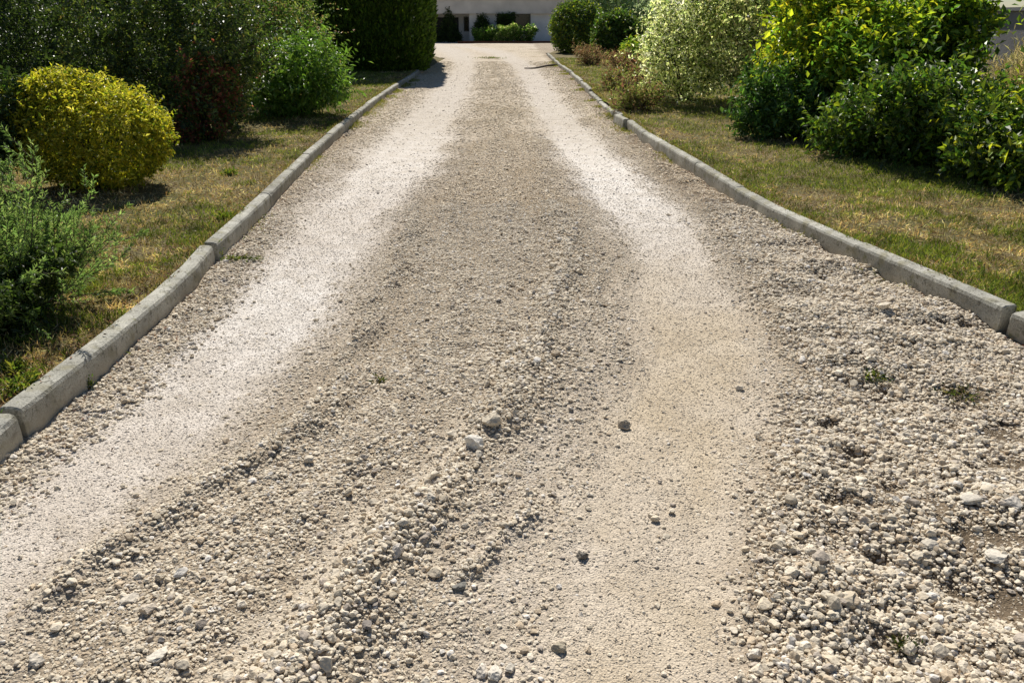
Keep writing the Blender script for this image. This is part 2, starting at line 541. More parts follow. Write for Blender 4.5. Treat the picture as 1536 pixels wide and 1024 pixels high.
# ------------------------------------------------------------------ kerb blocks
ORD = ['first', 'second', 'third', 'fourth', 'fifth', 'sixth', 'seventh', 'eighth', 'ninth', 'tenth', 'eleventh', 'twelfth', 'thirteenth', 'fourteenth', 'fifteenth', 'sixteenth', 'seventeenth', 'eighteenth', 'nineteenth', 'twentieth']
ORD += ['twenty-' + x for x in ORD[:9]] + ['thirtieth'] + ['thirty-' + x for x in ORD[:9]] + ['fortieth'] + ['forty-' + x for x in ORD[:9]]


def kerb_block(p0, p1, side, label, group, dz=0.0, gap=0.004, roll=0.0, yaw=0.0, H=0.122, push=0.0):
    """p0,p1: foot of the road face; side -1 = left of the drive"""
    p0 = np.array(p0); p1 = np.array(p1)
    Ln = np.linalg.norm(p1 - p0) - gap
    ax = math.atan2(p1[1] - p0[1], p1[0] - p0[0]) + yaw
    W, ch = 0.090, 0.026
    ch2 = ch + R.uniform(-0.004, 0.004)
    # profile across (u: away from road), v up
    prof = np.array([(0, -0.12), (0, H * 0.45), (0.001, H - ch2), (ch * 0.3, H - ch2 * 0.35), (ch, H - 0.001), (W * 0.6, H + 0.001), (W - 0.008, H), (W, H - 0.008), (W, -0.12)])
    ns = max(8, int(Ln / 0.05))
    s = np.linspace(0, Ln, ns + 1)
    s = np.concatenate([[0, 0.006], s[1:-1], [Ln - 0.006, Ln]])
    ns = len(s)
    V = np.zeros((ns, len(prof), 3))
    V[:, :, 0] = s[:, None]
    kf = kerb_l if side < 0 else kerb_r
    dd = p0[1] + (p1[1] - p0[1]) * s / s[-1]
    off = kf(dd) - (p0[0] + (p1[0] - p0[0]) * s / s[-1]) if Ln > 1.6 else 0 * s
    V[:, :, 1] = prof[None, :, 0] * (1 if side < 0 else -1)
    V[:, :, 2] = prof[None, :, 1]
    V[:, :, 1] += (-off)[:, None] * 1.0
    # worn ends and edges
    for k in (0, ns - 1):
        V[k, 1:8, 2] -= 0.005; V[k, 1:7, 1] += 0.004 * (1 if side < 0 else -1)
    ph = R.uniform(0, 99)
    V[:, 2:6, 2] -= 0.003 * np.clip(noise(V[:, 2:6, 0] * 14 + ph, V[:, 2:6, 1] * 60), 0, 1)
    V[:, 1:7, 1] += 0.0012 * noise(V[:, 1:7, 0] * 25 + ph, V[:, 1:7, 2] * 60)
    nchip = R.integers(0, 3) if Ln < 1.6 else 0
    for _ in range(nchip):
        c = R.uniform(0, Ln); w = R.uniform(0.012, 0.03)
        gch = np.exp(-((s - c) / w) ** 2)
        V[:, 3, 2] -= 0.010 * gch; V[:, 2, 2] -= 0.004 * gch; V[:, 3, 1] += 0.004 * gch * (1 if side < 0 else -1); V[:, 4, 2] -= 0.005 * gch
    np_ = len(prof)
    F = grid_faces(ns, np_)
    if side < 0:
        F = F[:, ::-1]
    F = np.concatenate([F])
    cap = np.arange(np_)[None]
    c0, c1 = (cap if side < 0 else cap[:, ::-1]), (cap[:, ::-1] if side < 0 else cap) + (ns - 1) * np_
    me = mesh_np('kerb_block', V.reshape(-1, 3), [F, c0, c1])
    o = link('kerb_block', me, M_CONC)
    o.location = (p0[0] - push * (1 if side < 0 else -1) * -1, p0[1], dz)
    o.rotation_euler = (roll, 0, ax)
    return tag(o, label, 'kerb block', group)


def kerb_row(kx, cuts, side, labels, group, special={}):
    for i in range(len(cuts) - 1):
        d0, d1 = cuts[i], cuts[i + 1]
        kw = dict(H=0.122 if side < 0 else 0.147, dz=R.uniform(-0.006, 0.006), roll=R.normal(0, 0.012), yaw=R.normal(0, 0.004), gap=R.uniform(0.004, 0.010))
        kw.update(special.get(i, {}))
        kerb_block((float(kx(d0)), d0), (float(kx(d1)), d1), side, labels[i], group, **kw)


GAP_L1, GAP_L2 = G(44, 653)[1], G(327, 391)[1]
cl = [0.55, 1.55, GAP_L1 - 0.02, GAP_L1 + 0.02 + 0.0, 3.42, 4.45, GAP_L2]
# left: two blocks before the first mossy gap, three to the second, then on to the hedge
cuts = [0.5, 1.5, GAP_L1]
lab = ['grey concrete kerb block at lower left, nearest to the viewer', 'grey concrete kerb block just before the lower mossy gap at left']
cuts += [GAP_L2]
lab += ['long grey concrete kerb block between the two mossy gaps at left']
k = 0
gaps_l = {1: dict(gap=0.035), 2: dict(gap=0.05, roll=0, yaw=0, dz=0.001), 3: dict(dz=0.006, push=0.012)}
while cuts[-1] < D_LEND - 0.3:
    cuts.append(min(cuts[-1] + R.choice([0.85, 1.0, 1.1, 1.2]), D_LEND))
    lab.append('pale grey concrete kerb block along the left lawn, %s beyond the upper mossy gap' % ORD[k])
    k += 1
for i in range(3, len(cuts) - 1):
    if R.random() < 0.25:
        gaps_l.setdefault(i, {}).update(gap=0.02, dz=R.uniform(-0.015, 0.01))
kerb_row(kerb_l, cuts, -1, lab, 'concrete kerb blocks edging the left lawn', gaps_l)

GAP_R = G(1494, 500)[1]
cuts = [0.9, 1.9, 2.9, GAP_R]
lab = ['grey concrete kerb block beyond the right edge, nearest to the viewer', 'grey concrete kerb block before the one at the right frame edge', 'moss-flecked grey kerb block at the right edge, before the open gap']
lab = lab[:3]
k = 0
sp = {2: dict(gap=0.05, dz=-0.012), 3: dict(dz=0.004)}
cuts += [5.1, 7.05]
lab += ['stained grey kerb block on the right, first beyond the open gap', 'stained grey kerb block on the right ending at a clean dark joint']
D_TILT0, D_TILT1 = G(937, 195)[1], G(911, 171)[1]
while cuts[-1] < D_TILT0 - 0.5:
    cuts.append(min(cuts[-1] + R.choice([1.0, 1.2, 1.3]), D_TILT0))
    lab.append('grey kerb block beside the right lawn, %s beyond the clean dark joint' % ORD[k]); k += 1
cuts[-1] = D_TILT0
i = len(cuts) - 1
cuts.append(D_TILT0 + 0.75); lab.append('tilted kerb block on the right shoved out of line toward the drive')
sp[i] = dict(dz=0.015, roll=0.10, yaw=0.06, gap=0.06, push=0.06)
k = 0
j = i + 1
while cuts[-1] < D_REND - 0.3:
    cuts.append(min(cuts[-1] + R.choice([0.8, 1.0, 1.1]), D_REND))
    lab.append('small grey kerb block by the reddish plants, %s beyond the tilted block' % ORD[k]); k += 1
    if 1 < k < 6:
        sp[j] = dict(dz=R.uniform(-0.075, -0.045), roll=R.normal(0, 0.05), gap=0.02)
    else:
        sp[j] = dict(dz=R.uniform(-0.03, 0.0), roll=R.normal(0, 0.03), gap=R.uniform(0.006, 0.03))
    j += 1
kerb_row(kerb_r, cuts, 1, lab, 'concrete kerb blocks edging the right lawn', sp)

# ------------------------------------------------------------------ gravel
def rot_mats(n, tilt=1.0):
    q = unit(R.normal(size=(n, 4)))
    w, x, y, z = q.T
    return np.stack([1 - 2 * (y * y + z * z), 2 * (x * y - z * w), 2 * (x * z + y * w), 2 * (x * y + z * w), 1 - 2 * (x * x + z * z), 2 * (y * z - x * w), 2 * (x * z - y * w), 2 * (y * z + x * w), 1 - 2 * (x * x + y * y)], -1).reshape(n, 3, 3)


def ico(sub):
    p = (1 + 5 ** 0.5) / 2
    V = unit(np.array([(-1, p, 0), (1, p, 0), (-1, -p, 0), (1, -p, 0), (0, -1, p), (0, 1, p), (0, -1, -p), (0, 1, -p), (p, 0, -1), (p, 0, 1), (-p, 0, -1), (-p, 0, 1)], float))
    F = np.array([(0, 11, 5), (0, 5, 1), (0, 1, 7), (0, 7, 10), (0, 10, 11), (1, 5, 9), (5, 11, 4), (11, 10, 2), (10, 7, 6), (7, 1, 8), (3, 9, 4), (3, 4, 2), (3, 2, 6), (3, 6, 8), (3, 8, 9), (4, 9, 5), (2, 4, 11), (6, 2, 10), (8, 6, 7), (9, 8, 1)])
    for _ in range(sub):
        V = list(map(tuple, V)); mid = {}
        def m(a, b):
            k = (min(a, b), max(a, b))
            if k not in mid:
                v = unit(np.array(V[a]) + np.array(V[b])); mid[k] = len(V); V.append(tuple(v))
            return mid[k]
        nf = []
        for a, b, c in F:
            ab, bc, ca = m(a, b), m(b, c), m(c, a)
            nf += [(a, ab, ca), (b, bc, ab), (c, ca, bc), (ab, bc, ca)]
        V = np.array(V); F = np.array(nf)
    return np.array(V), np.array(F)


def rock_protos(k, sub, cuts=7):
    """crushed stone: a ball with planes sliced off"""
    V0, F = ico(sub)
    out = []
    for _ in range(k):
        V = V0.copy()
        for _ in range(cuts):
            nrm = unit(R.normal(size=3)); h = R.uniform(0.45, 0.85)
            dd = V @ nrm
            V = V - np.where(dd > h, dd - h, 0)[:, None] * nrm
        V = V * (1 + 0.06 * R.normal(size=(len(V), 1)))
        out.append(V)
    return np.array(out), F


P42, F42 = rock_protos(24, 1)
P12, F12 = rock_protos(24, 0, 4)
_o = np.array([(1, 0, 0), (-1, 0, 0), (0, 1, 0), (0, -1, 0), (0, 0, 1), (0, 0, -1)], float)
P6 = np.array([_o * R.uniform(0.6, 1.2, (6, 1)) + R.normal(0, 0.18, (6, 3)) for _ in range(24)])
F6 = np.array([(0, 2, 4), (2, 1, 4), (1, 3, 4), (3, 0, 4), (2, 0, 5), (1, 2, 5), (3, 1, 5), (0, 3, 5)])


def scatter(n, d0, d1, fall):
    """points on the drive; density even up to `fall` metres, then thinning"""
    d = np.linspace(d0, d1, 800)
    w = (XR(d) - XL(d)).clip(0.5, 6) * np.minimum(1, (fall / d) ** 1.7)
    c = np.cumsum(w); c /= c[-1]
    D = np.interp(R.random(n), c, d)
    lo, hi = XL(D), XR(D)
    return lo + 0.01 + (hi - lo - 0.02) * R.random(n), D


def stone_cols(n, X, D, base=None):
    t = R.random((n, 1))
    c = np.array([0.55, 0.468, 0.348]) * (1 - t) + np.array([0.70, 0.622, 0.50]) * t
    k = R.random(n)
    c[k < 0.06] = np.array([0.42, 0.36, 0.295])
    c[(k > 0.10) & (k < 0.20)] = np.array([0.52, 0.42, 0.30])
    c[k > 0.95] = np.array([0.70, 0.65, 0.58])
    c[(k > 0.2) & (k < 0.206)] = np.array([0.22, 0.205, 0.19])
    return c * R.uniform(0.85, 1.1, (n, 1))


def rocks(P, F, X, D, size, sink, flat=0.72, col=None):
    n = len(X)
    V = P[R.integers(0, len(P), n)]
    sc = size[:, None] * 0.5 * R.uniform(0.7, 1.25, (n, 3))
    V = np.einsum('nij,nkj->nki', rot_mats(n), V * sc[:, None])
    V[:, :, 2] *= flat
    Z = road_z(X, D) + size * 0.5 * np.mean(flat) * (1 - 2 * sink)
    V = V + np.stack([X, D, Z], -1)[:, None]
    Fa = (F[None] + (np.arange(n) * P.shape[1])[:, None, None]).reshape(-1, 3)
    c = np.repeat(stone_cols(n, X, D) if col is None else col, P.shape[1], 0)
    return V.reshape(-1, 3), Fa, c


VV, FF, CC, off = [], [], [], 0


def put(r):
    global off
    VV.append(r[0]); FF.append(r[1] + off); CC.append(r[2]); off += len(r[0])


# coarse stones near the viewer
X, D = scatter(150000, 1.0, 6.5, 6.5)
f = fields(X, D)
p = np.clip(f['right'] * 1.0 * (1 - f['hol']) + 0.14 * np.clip(f['st'], 0, 1) + f['w1'] * 1.0 + 0.42 * f['left'] + 0.06 * f['loose'] + 0.35 * f['w2'] + 0.6 * f['w3'], 0, 1) * (1 - 0.92 * f['hol'])
p = p * (0.55 + 0.45 * sstep(-0.5, 0.3, fbm(X * 2.2, D * 2.2, 3, 91)))
k = R.random(len(X)) < p
X, D = X[k], D[k]; f = {a: b[k] for a, b in f.items()}
size = np.exp(R.normal(math.log(0.0182), 0.29, len(X))) * (0.9 + 0.14 * f['w1'] + 0.1 * f['right'])
nearm = D < 3.6
put(rocks(P42, F42, X[nearm], D[nearm], size[nearm], R.uniform(0.05, 0.35, nearm.sum())))
put(rocks(P12, F12, X[~nearm], D[~nearm], size[~nearm] * 1.1, R.uniform(0.1, 0.4, (~nearm).sum())))
print('coarse', len(X))
# medium gravel
X, D = scatter(470000, 1.0, 34, 6.0)
f = fields(X, D)
p = f['loose'] ** 1.3 * 0.85 + 0.045 * (1 - np.where(D > 6, 0.35, 0.75) * f['comp'])
p = p * (0.6 + 0.4 * sstep(-0.45, 0.35, fbm(X * 2.6, D * 2.6, 3, 95)))
k = R.random(len(X)) < p
X, D = X[k], D[k]
size = np.exp(R.normal(math.log(0.0124), 0.30, len(X))) * np.interp(D, [0, 6, 12, 34], [1, 1.1, 1.5, 2.2])
m_ = D < 7
put(rocks(P12, F12, X[m_], D[m_], size[m_], R.uniform(0.15, 0.5, m_.sum()), 0.52))
xf, df = X[~m_], D[~m_]
ff = fields(xf, df)
cc = stone_cols(len(xf), xf, df) * np.array([1.10, 1.06, 1.0])
cc = cc + (road_col(xf, df, ff) - cc) * (0.8 * ff['comp'])[:, None]
put(rocks(P6, F6, xf, df, size[~m_] * 1.2, R.uniform(0.2, 0.5, len(xf)), np.interp(df, [7, 10], [0.55, 0.42])[:, None], cc))
print('medium', len(X))
# fine chips everywhere
X, D = scatter(460000, 1.0, 11, 3.8)
f = fields(X, D)
k = R.random(len(X)) < (0.75 - 0.15 * f['loose']) * (1 - sstep(5.0, 11.0, D)) * (1 - 0.5 * f['hol'])
X, D = X[k], D[k]
size = np.exp(R.normal(math.log(0.0066), 0.32, len(X))) * np.interp(D, [0, 4, 11], [1, 1.1, 1.9])
f = {a: b[k] for a, b in f.items()}
cc = stone_cols(len(X), X, D)
bed = road_col(X, D, f) * R.uniform(0.85, 1.12, (len(X), 1))     # chips in the tracks carry the track's dust
cc = cc + (bed - cc) * (0.75 * f['comp'])[:, None]
put(rocks(P6, F6, X, D, size, R.uniform(0.2, 0.6, len(X)) + 0.10 * f['comp'], 0.6, cc))
print('fine', len(X))
me = mesh_np('gravel', np.concatenate(VV), np.concatenate(FF), np.concatenate(CC))
tag(link('gravel', me, M_STONE), 'loose pale limestone gravel lying over the drive', kind='stuff')
del VV, FF, CC

# single larger stones one can point at
PB, FB = rock_protos(12, 2, 9)
big = [
    (711, 676, 28, (0.72, 0.70, 0.66), 'white angular stone in the middle of the drive, largest of its row'),
    (737, 648, 26, (0.55, 0.50, 0.42), 'beige lumpy stone just above the white angular stone mid-drive'),
    (873, 828, 17, (0.17, 0.16, 0.145), 'dark grey round pebble alone on the tan wheel track'),
    (690, 883, 20, (0.20, 0.20, 0.19), 'dark grey pebble at the lower end of the short stone row'),
    (838, 966, 19, (0.40, 0.36, 0.29), 'brownish stone alone at bottom centre right of the white trio'),
    (745, 1006, 26, (0.66, 0.63, 0.58), 'large white stone of the bottom trio, nearest the viewer'),
    (722, 1000, 22, (0.64, 0.60, 0.55), 'left white stone of the bottom trio, beside the large one'),
    (766, 997, 19, (0.55, 0.52, 0.47), 'right smaller stone of the bottom trio, beside the large one'),
    (237, 991, 32, (0.66, 0.63, 0.57), 'flat cream stone at lower left, largest on that side'),
    (196, 903, 26, (0.60, 0.56, 0.50), 'pale angular stone at lower left above the flat cream stone'),
    (224, 925, 24, (0.55, 0.49, 0.42), 'beige wedge stone between two pale stones at lower left'),
    (55, 990, 22, (0.60, 0.56, 0.50), 'pale stone near the bottom left corner of the drive'),
    (1494, 847, 30, (0.60, 0.57, 0.52), 'flat pale stone by the brown soil at far right'),
    (1455, 768, 30, (0.58, 0.55, 0.50), 'pale flat rock at right, left end of the pale rock cluster'),
    (1482, 752, 30, (0.60, 0.57, 0.52), 'pale flat rock at right, back middle of the pale rock cluster'),
    (1508, 780, 32, (0.60, 0.57, 0.53), 'pale flat rock at right, right end of the pale rock cluster'),
    (937, 634, 19, (0.42, 0.37, 0.30), 'brownish stone alone on the right track above its tan stretch'),
    (1392, 826, 28, (0.52, 0.49, 0.44), 'grey flat rock in the coarse gravel left of the flat pale stone by the soil'),
    (1287, 697, 17, (0.58, 0.53, 0.45), 'cream stone beside a dark hollow in the right coarse gravel'),
    (1185, 880, 22, (0.62, 0.58, 0.50), 'cream rounded stone standing proud of the coarse gravel right of the track'),
    (1134, 985, 20, (0.62, 0.59, 0.54), 'pale round stone at the bottom edge of the coarse right gravel'),
    (597, 848, 22, (0.56, 0.53, 0.50), 'pinkish grey stone heading the row of loose stones left of centre'),
    (552, 955, 20, (0.24, 0.22, 0.21), 'dark stone half sunk in the loose row at bottom left of centre'),
    (648, 770, 17, (0.50, 0.47, 0.42), 'grey stone in the loose row below the white angular stone'),
]
VB = len(PB[0])
for i, (px, py, w, c, lb) in enumerate(big):
    g = G(px, py)
    z = float(road_z(g[0:1], g[1:2])[0])
    s = w * mpp(g[1], 0) * 0.62
    V = PB[i % len(PB)] * s * R.uniform(0.75, 1.15, 3)
    V = V @ rot_mats(1)[0].T
    V[:, 2] *= 0.36 if 'flat' in lb else 0.7
    me = mesh_np('stone', V, FB, np.tile(np.array(c) * np.array([0.97, 0.93, 0.86]), (VB, 1)), False)
    o = link('stone', me, M_STONE)
    o.location = (g[0], g[1], z + s * (0.12 if 'flat' in lb else 0.3))
    tag(o, lb, 'stone', 'larger loose stones on the drive')

# ------------------------------------------------------------------ leaves
def leaf_mesh(name, P, T, Nn, L, W, col, mat, parent=None, fold=0.22):
    """a folded four-point blade for each leaf"""
    n = len(P)
    T = unit(T)
    S = unit(np.cross(T, Nn)); Nn = np.cross(S, T)
    L = np.broadcast_to(L, (n,))[:, None]; W = np.broadcast_to(W, (n,))[:, None]
    V = np.empty((n, 4, 3))
    V[:, 0] = P
    m = P + T * L * 0.45
    V[:, 1] = m + S * W * 0.5 + Nn * W * fold
    V[:, 2] = P + T * L - Nn * L * 0.12
    V[:, 3] = m - S * W * 0.5 + Nn * W * fold
    b = (np.arange(n) * 4)[:, None]
    F = np.concatenate([b + np.array([[0, 1, 2]]), b + np.array([[0, 2, 3]])])
    me = mesh_np(name, V.reshape(-1, 3), F, np.repeat(col, 4, 0))
    return link(name, me, mat, parent)


def palette(n, cols, wts, jit=0.25):
    cols = np.array(cols); i = R.choice(len(cols), n, p=np.array(wts) / sum(wts))
    return np.clip(cols[i] * R.uniform(1 - jit, 1 + jit, (n, 1)) * R.uniform(0.92, 1.08, (n, 3)), 0.003, 0.8)


def lobes_for(w, dp, h, n=9, spread=0.55, rr=(0.3, 0.5), z0=0.0):
    """an uneven heap of lumps, wider than a ball, with a broken top line"""
    out = [(0, 0, z0 + h * 0.40, w * 0.34, dp * 0.34, h * 0.38)]
    n = int(n * 1.4)
    for k in range(n):
        x = (((k + R.uniform(0.1, 0.9)) / n) * 2 - 1) * 0.68
        y = R.uniform(-0.75, 0.6)
        top = 1 - 0.35 * abs(x) ** 2.2
        q = R.uniform(*rr) * 0.85
        zc = R.uniform(0.15, 0.80) * top
        out.append((x * w * 0.5, y * dp * 0.5, z0 + h * zc, w * 0.5 * q * R.uniform(0.7, 1.1), dp * 0.5 * q * 1.1, h * 0.5 * q * R.uniform(0.8, 1.25)))
    return out


def sample_lobes(lobes, n, shell=2.2, rough=0.18, freq=3.0, seed=0):
    lo = np.array(lobes)
    w = (lo[:, 3] * lo[:, 4] * lo[:, 5]) ** (2 / 3)
    i = R.choice(len(lo), n, p=w / w.sum())
    u = unit(R.normal(size=(n, 3)))
    r = 1 - np.abs(R.normal(0, 1, n)) ** 1.3 * 0.16 * 2.2 / shell
    r = np.clip(r, 0.15, 1.15)
    L = lo[i]
    r = r * (1 + rough * noise(u[:, 0] * freq + L[:, 0] * 5, u[:, 1] * freq + L[:, 1] * 5, u[:, 2] * freq + seed))
    P = L[:, :3] + u * L[:, 3:] * r[:, None]
    return P, u


def inside_depth(P, lobes, skip=0.72):
    """True where a point lies deep inside another lobe"""
    deep = np.zeros(len(P), bool)
    for l in lobes:
        q = (P - np.array(l[:3])) / np.array(l[3:])
        deep |= (q ** 2).sum(1) < skip ** 2
    return deep


def foliage(name, parent, lobes, clumps, per, leaf, cols, wts, mat, twig=0.10, up=0.35, droop=0.0, shell=2.2, rough=0.18, zmin=0.03, inner=0.2, tipc=None, tipf=0.0, wr=0.5, spread=0.8, jit=0.25, keep_inside=0.25, shoots=0, shoot_len=0.35):
    c, u = sample_lobes(lobes, clumps, shell, rough, 3.0, R.uniform(0, 50))
    k = c[:, 2] > zmin
    k &= ~inside_depth(c, lobes) | (R.random(len(c)) < keep_inside)
    c, u = c[k], u[k]
    n = len(c)
    A = unit(u * 0.7 + np.array([0, 0, up]) + R.normal(0, 0.35, (n, 3)))
    ln = twig * R.uniform(0.6, 1.4, n)
    s = R.random((n, per))
    P = c[:, None] + A[:, None] * ((s - 0.45) * ln[:, None])[..., None] * 1.6 + R.normal(0, 0.12 * twig, (n, per, 3))
    side = R.normal(size=(n, per, 3))
    side -= (side * A[:, None]).sum(-1, keepdims=True) * A[:, None]
    T = unit(A[:, None] * 0.55 + unit(side) * spread + np.array([0, 0, -droop]))
    Nn = unit(R.normal(0, 0.5, (n, per, 3)) + A[:, None] * 0.5 + np.array([0, -0.1, 0.8]))
    P, T, Nn = [q.reshape(-1, 3) for q in (P, T, Nn)]
    s = s.reshape(-1)
    own = np.repeat(np.arange(n), per)
    if shoots:
        # longer shoots that break the outline
        i = R.choice(n, shoots)
        k = 12
        A2 = unit(u[i] * 0.6 + np.array([0, 0, 0.55 + up * 0.5]) + R.normal(0, 0.35, (shoots, 3)))
        ln2 = shoot_len * R.uniform(0.4, 1.3, shoots)
        q = (np.arange(k) + 0.5) / k
        bend = R.normal(0, 0.25, (shoots, 1, 3)) + np.array([0, 0, -0.15])
        P2 = c[i][:, None] + (A2[:, None] * q[None, :, None] + bend * (q ** 2)[None, :, None]) * ln2[:, None, None]
        sd = R.normal(size=(shoots, k, 3)); sd -= (sd * A2[:, None]).sum(-1, keepdims=True) * A2[:, None]
        T2 = unit(A2[:, None] * 0.6 + unit(sd) * spread + np.array([0, 0, -droop]))
        N2 = unit(R.normal(0, 0.5, (shoots, k, 3)) + np.array([0, 0, 0.8]))
        P = np.concatenate([P, P2.reshape(-1, 3)]); T = np.concatenate([T, T2.reshape(-1, 3)]); Nn = np.concatenate([Nn, N2.reshape(-1, 3)])
        s = np.concatenate([s, np.tile(q, shoots)]); own = np.concatenate([own, n + np.repeat(np.arange(shoots), k)])
        n += shoots
    m = len(P)
    L = leaf * np.exp(R.normal(0, 0.22, m))
    C = palette(m, cols, wts, jit)
    # whole sprigs share a tint
    tint = R.uniform(0.7, 1.25, (n, 1))[own]
    C = C * tint
    if tipc is not None:
        young = (s > 0.6) & ((R.random(n) < tipf)[own])
        C[young] = np.array(tipc) * R.uniform(0.75, 1.15, (young.sum(), 1))
    k = P[:, 2] > 0.01
    return leaf_mesh(name, P[k], T[k], Nn[k], L[k], L[k] * wr, C[k], mat, parent)


def stems(parent, lobes, n, r0=0.014, base_r=0.12, mat=None):
    mb = MB()
    lo = np.array(lobes)
    for _ in range(n):
        l = lo[R.integers(len(lo))]
        end = l[:3] + unit(R.normal(size=3)) * l[3:] * 0.75
        end[2] = max(end[2], 0.12)
        a = R.uniform(0, 2 * math.pi); q = base_r * math.sqrt(R.random())
        st = np.array([math.cos(a) * q, math.sin(a) * q, -0.05])
        t = np.linspace(0, 1, 7)[:, None]
        mid = (st + end) / 2 + np.array([0, 0, 0.2 * end[2]]) + R.normal(0, 0.05, 3)
        pts = (1 - t) ** 2 * st + 2 * t * (1 - t) * mid + t * t * end + R.normal(0, 0.008, (7, 3))
        mb.tube(pts, r0 * R.uniform(0.7, 1.2), r0 * 0.25, 5)
    return mb.build('stem', mat or M_BARK, parent, True)


def place(xl, xr, yb, dp):
    """centre and width of a bush whose front foot spans photo columns xl..xr at row yb"""
    g = G((xl + xr) / 2, yb, LAWN_Z)
    d = g[1] + dp * 0.35
    m = mpp(d)
    x = ((xl + xr) / 2 - 768) * m
    return np.array([x, g[1] + dp * 0.45, LAWN_Z - 0.01]), (xr - xl) * m


def bush(name, label, cat, xl, xr, yb, dp, h, clumps, per, leaf, cols, wts, mat, group=None, lob=None, nl=9, nst=14, lobkw={}, **kw):
    loc, w = place(xl, xr, yb, dp)
    o = empty(name, loc, label, cat, group)
    lobes = lob(w, dp, h) if lob else lobes_for(w, dp, h, nl, **lobkw)
    foliage('foliage', o, lobes, clumps, per, leaf, cols, wts, mat, **kw)
    stems(o, lobes, nst)
    return o


DEEP = [(0.034, 0.061, 0.016), (0.057, 0.095, 0.022), (0.088, 0.128, 0.03)]
MID = [(0.065, 0.145, 0.02), (0.109, 0.217, 0.029), (0.16, 0.275, 0.041)]
LIME = [(0.14, 0.224, 0.02), (0.28, 0.364, 0.028), (0.476, 0.518, 0.035)]
PALE = [(0.333, 0.392, 0.167), (0.627, 0.687, 0.333), (0.78, 0.78, 0.607)]

# left side
loc, w = place(8, 246, 298, 1.2)
o = empty('golden_shrub', loc, 'rounded clipped golden-yellow shrub on the left lawn', 'shrub')
gl = [(0.02, 0, 0.47, w * 0.47, 0.60, 0.46), (-0.20, 0.05, 0.62, w * 0.34, 0.48, 0.38), (0.20, -0.05, 0.43, w * 0.36, 0.50, 0.38), (-0.30, 0.0, 0.50, w * 0.26, 0.46, 0.42), (-0.12, 0.0, 0.76, w * 0.2, 0.3, 0.25)]
foliage('foliage', o, gl, 5200, 9, 0.038, [(0.42, 0.39, 0.03), (0.58, 0.54, 0.11), (0.27, 0.29, 0.025), (0.10, 0.15, 0.015)], [4, 2.5, 3.5, 2], M_LEAF, twig=0.07, shell=3.2, rough=0.10, keep_inside=0.15, up=0.5, wr=0.48, shoots=120, shoot_len=0.13)
stems(o, gl, 16)

bush('dark_shrub', 'large dark glossy small-leaved shrub behind the golden shrub', 'shrub', 120, 420, 214, 2.3, 2.25, 4800, 10, 0.055, DEEP + [(0.20, 0.18, 0.05), (0.15, 0.21, 0.04), (0.24, 0.29, 0.06)], [4, 4, 3, 0.5, 1.5, 0.9], M_GLOSSY, nl=14, twig=0.15, rough=0.35, nst=30, shoots=420, shoot_len=0.45)  # lighter greens mixed into the leaf colours stand for sunlit leaves
bush('dark_shrub', 'black-green glossy shrub in the top left corner, farther back', 'shrub', -260, 200, 190, 2.6, 2.6, 5200, 10, 0.06, DEEP, [4, 4, 2], M_GLOSSY, nl=13, twig=0.16, rough=0.3, nst=22, shoots=300, shoot_len=0.45)
bush('dark_shrub', 'deep green shrub at the left frame edge beside the golden shrub', 'shrub', -330, 48, 318, 1.2, 1.22, 3600, 10, 0.055, DEEP + [(0.06, 0.14, 0.02)], [4, 4, 2, 0.6], M_GLOSSY, nl=9, twig=0.13, nst=16, shoots=120, shoot_len=0.25)
bush('red_shrub', 'small maroon-leaved shrub between golden shrub and bright green shrub', 'shrub', 248, 360, 217, 0.9, 1.05, 900, 9, 0.05, [(0.33, 0.115, 0.085), (0.21, 0.07, 0.055), (0.11, 0.16, 0.035), (0.30, 0.29, 0.09)], [3, 3, 4, 1], M_LEAF, nl=8, twig=0.13, rough=0.4, nst=20, up=0.8, shoots=110, shoot_len=0.3)
bush('bright_shrub', 'bright green low shrub with drooping leaves beside the left kerb', 'shrub', 352, 535, 180, 1.7, 1.35, 1700, 8, 0.085, MID + [(0.16, 0.25, 0.04)], [2, 4, 4, 1.5], M_GLOSSY, nl=10, twig=0.18, droop=0.35, rough=0.35, nst=24, wr=0.40, shoots=230, shoot_len=0.5)
bush('twiggy_shrub', 'taller sparse green shrub with brown tips behind the bright green shrub', 'shrub', 345, 500, 158, 1.8, 2.1, 2000, 9, 0.062, DEEP[1:] + MID[:2] + [(0.38, 0.25, 0.15), (0.34, 0.39, 0.12)], [2, 3, 3, 3, 2, 3.5], M_GLOSSY, nl=14, twig=0.2, rough=0.5, nst=44, up=0.7, shoots=260, shoot_len=0.5, lobkw=dict(rr=(0.22, 0.4)))

# feathery shrub in the left foreground
loc = G(20, 505, LAWN_Z)
o = empty('feathery_shrub', (loc[0] - 0.24, loc[1] + 0.34, LAWN_Z - 0.01), 'feathery grey-green shrub with needle sprigs at the left foreground', 'shrub')
Pp, Tt, Nn_, Cc, Ll = [], [], [], [], []
mb = MB()


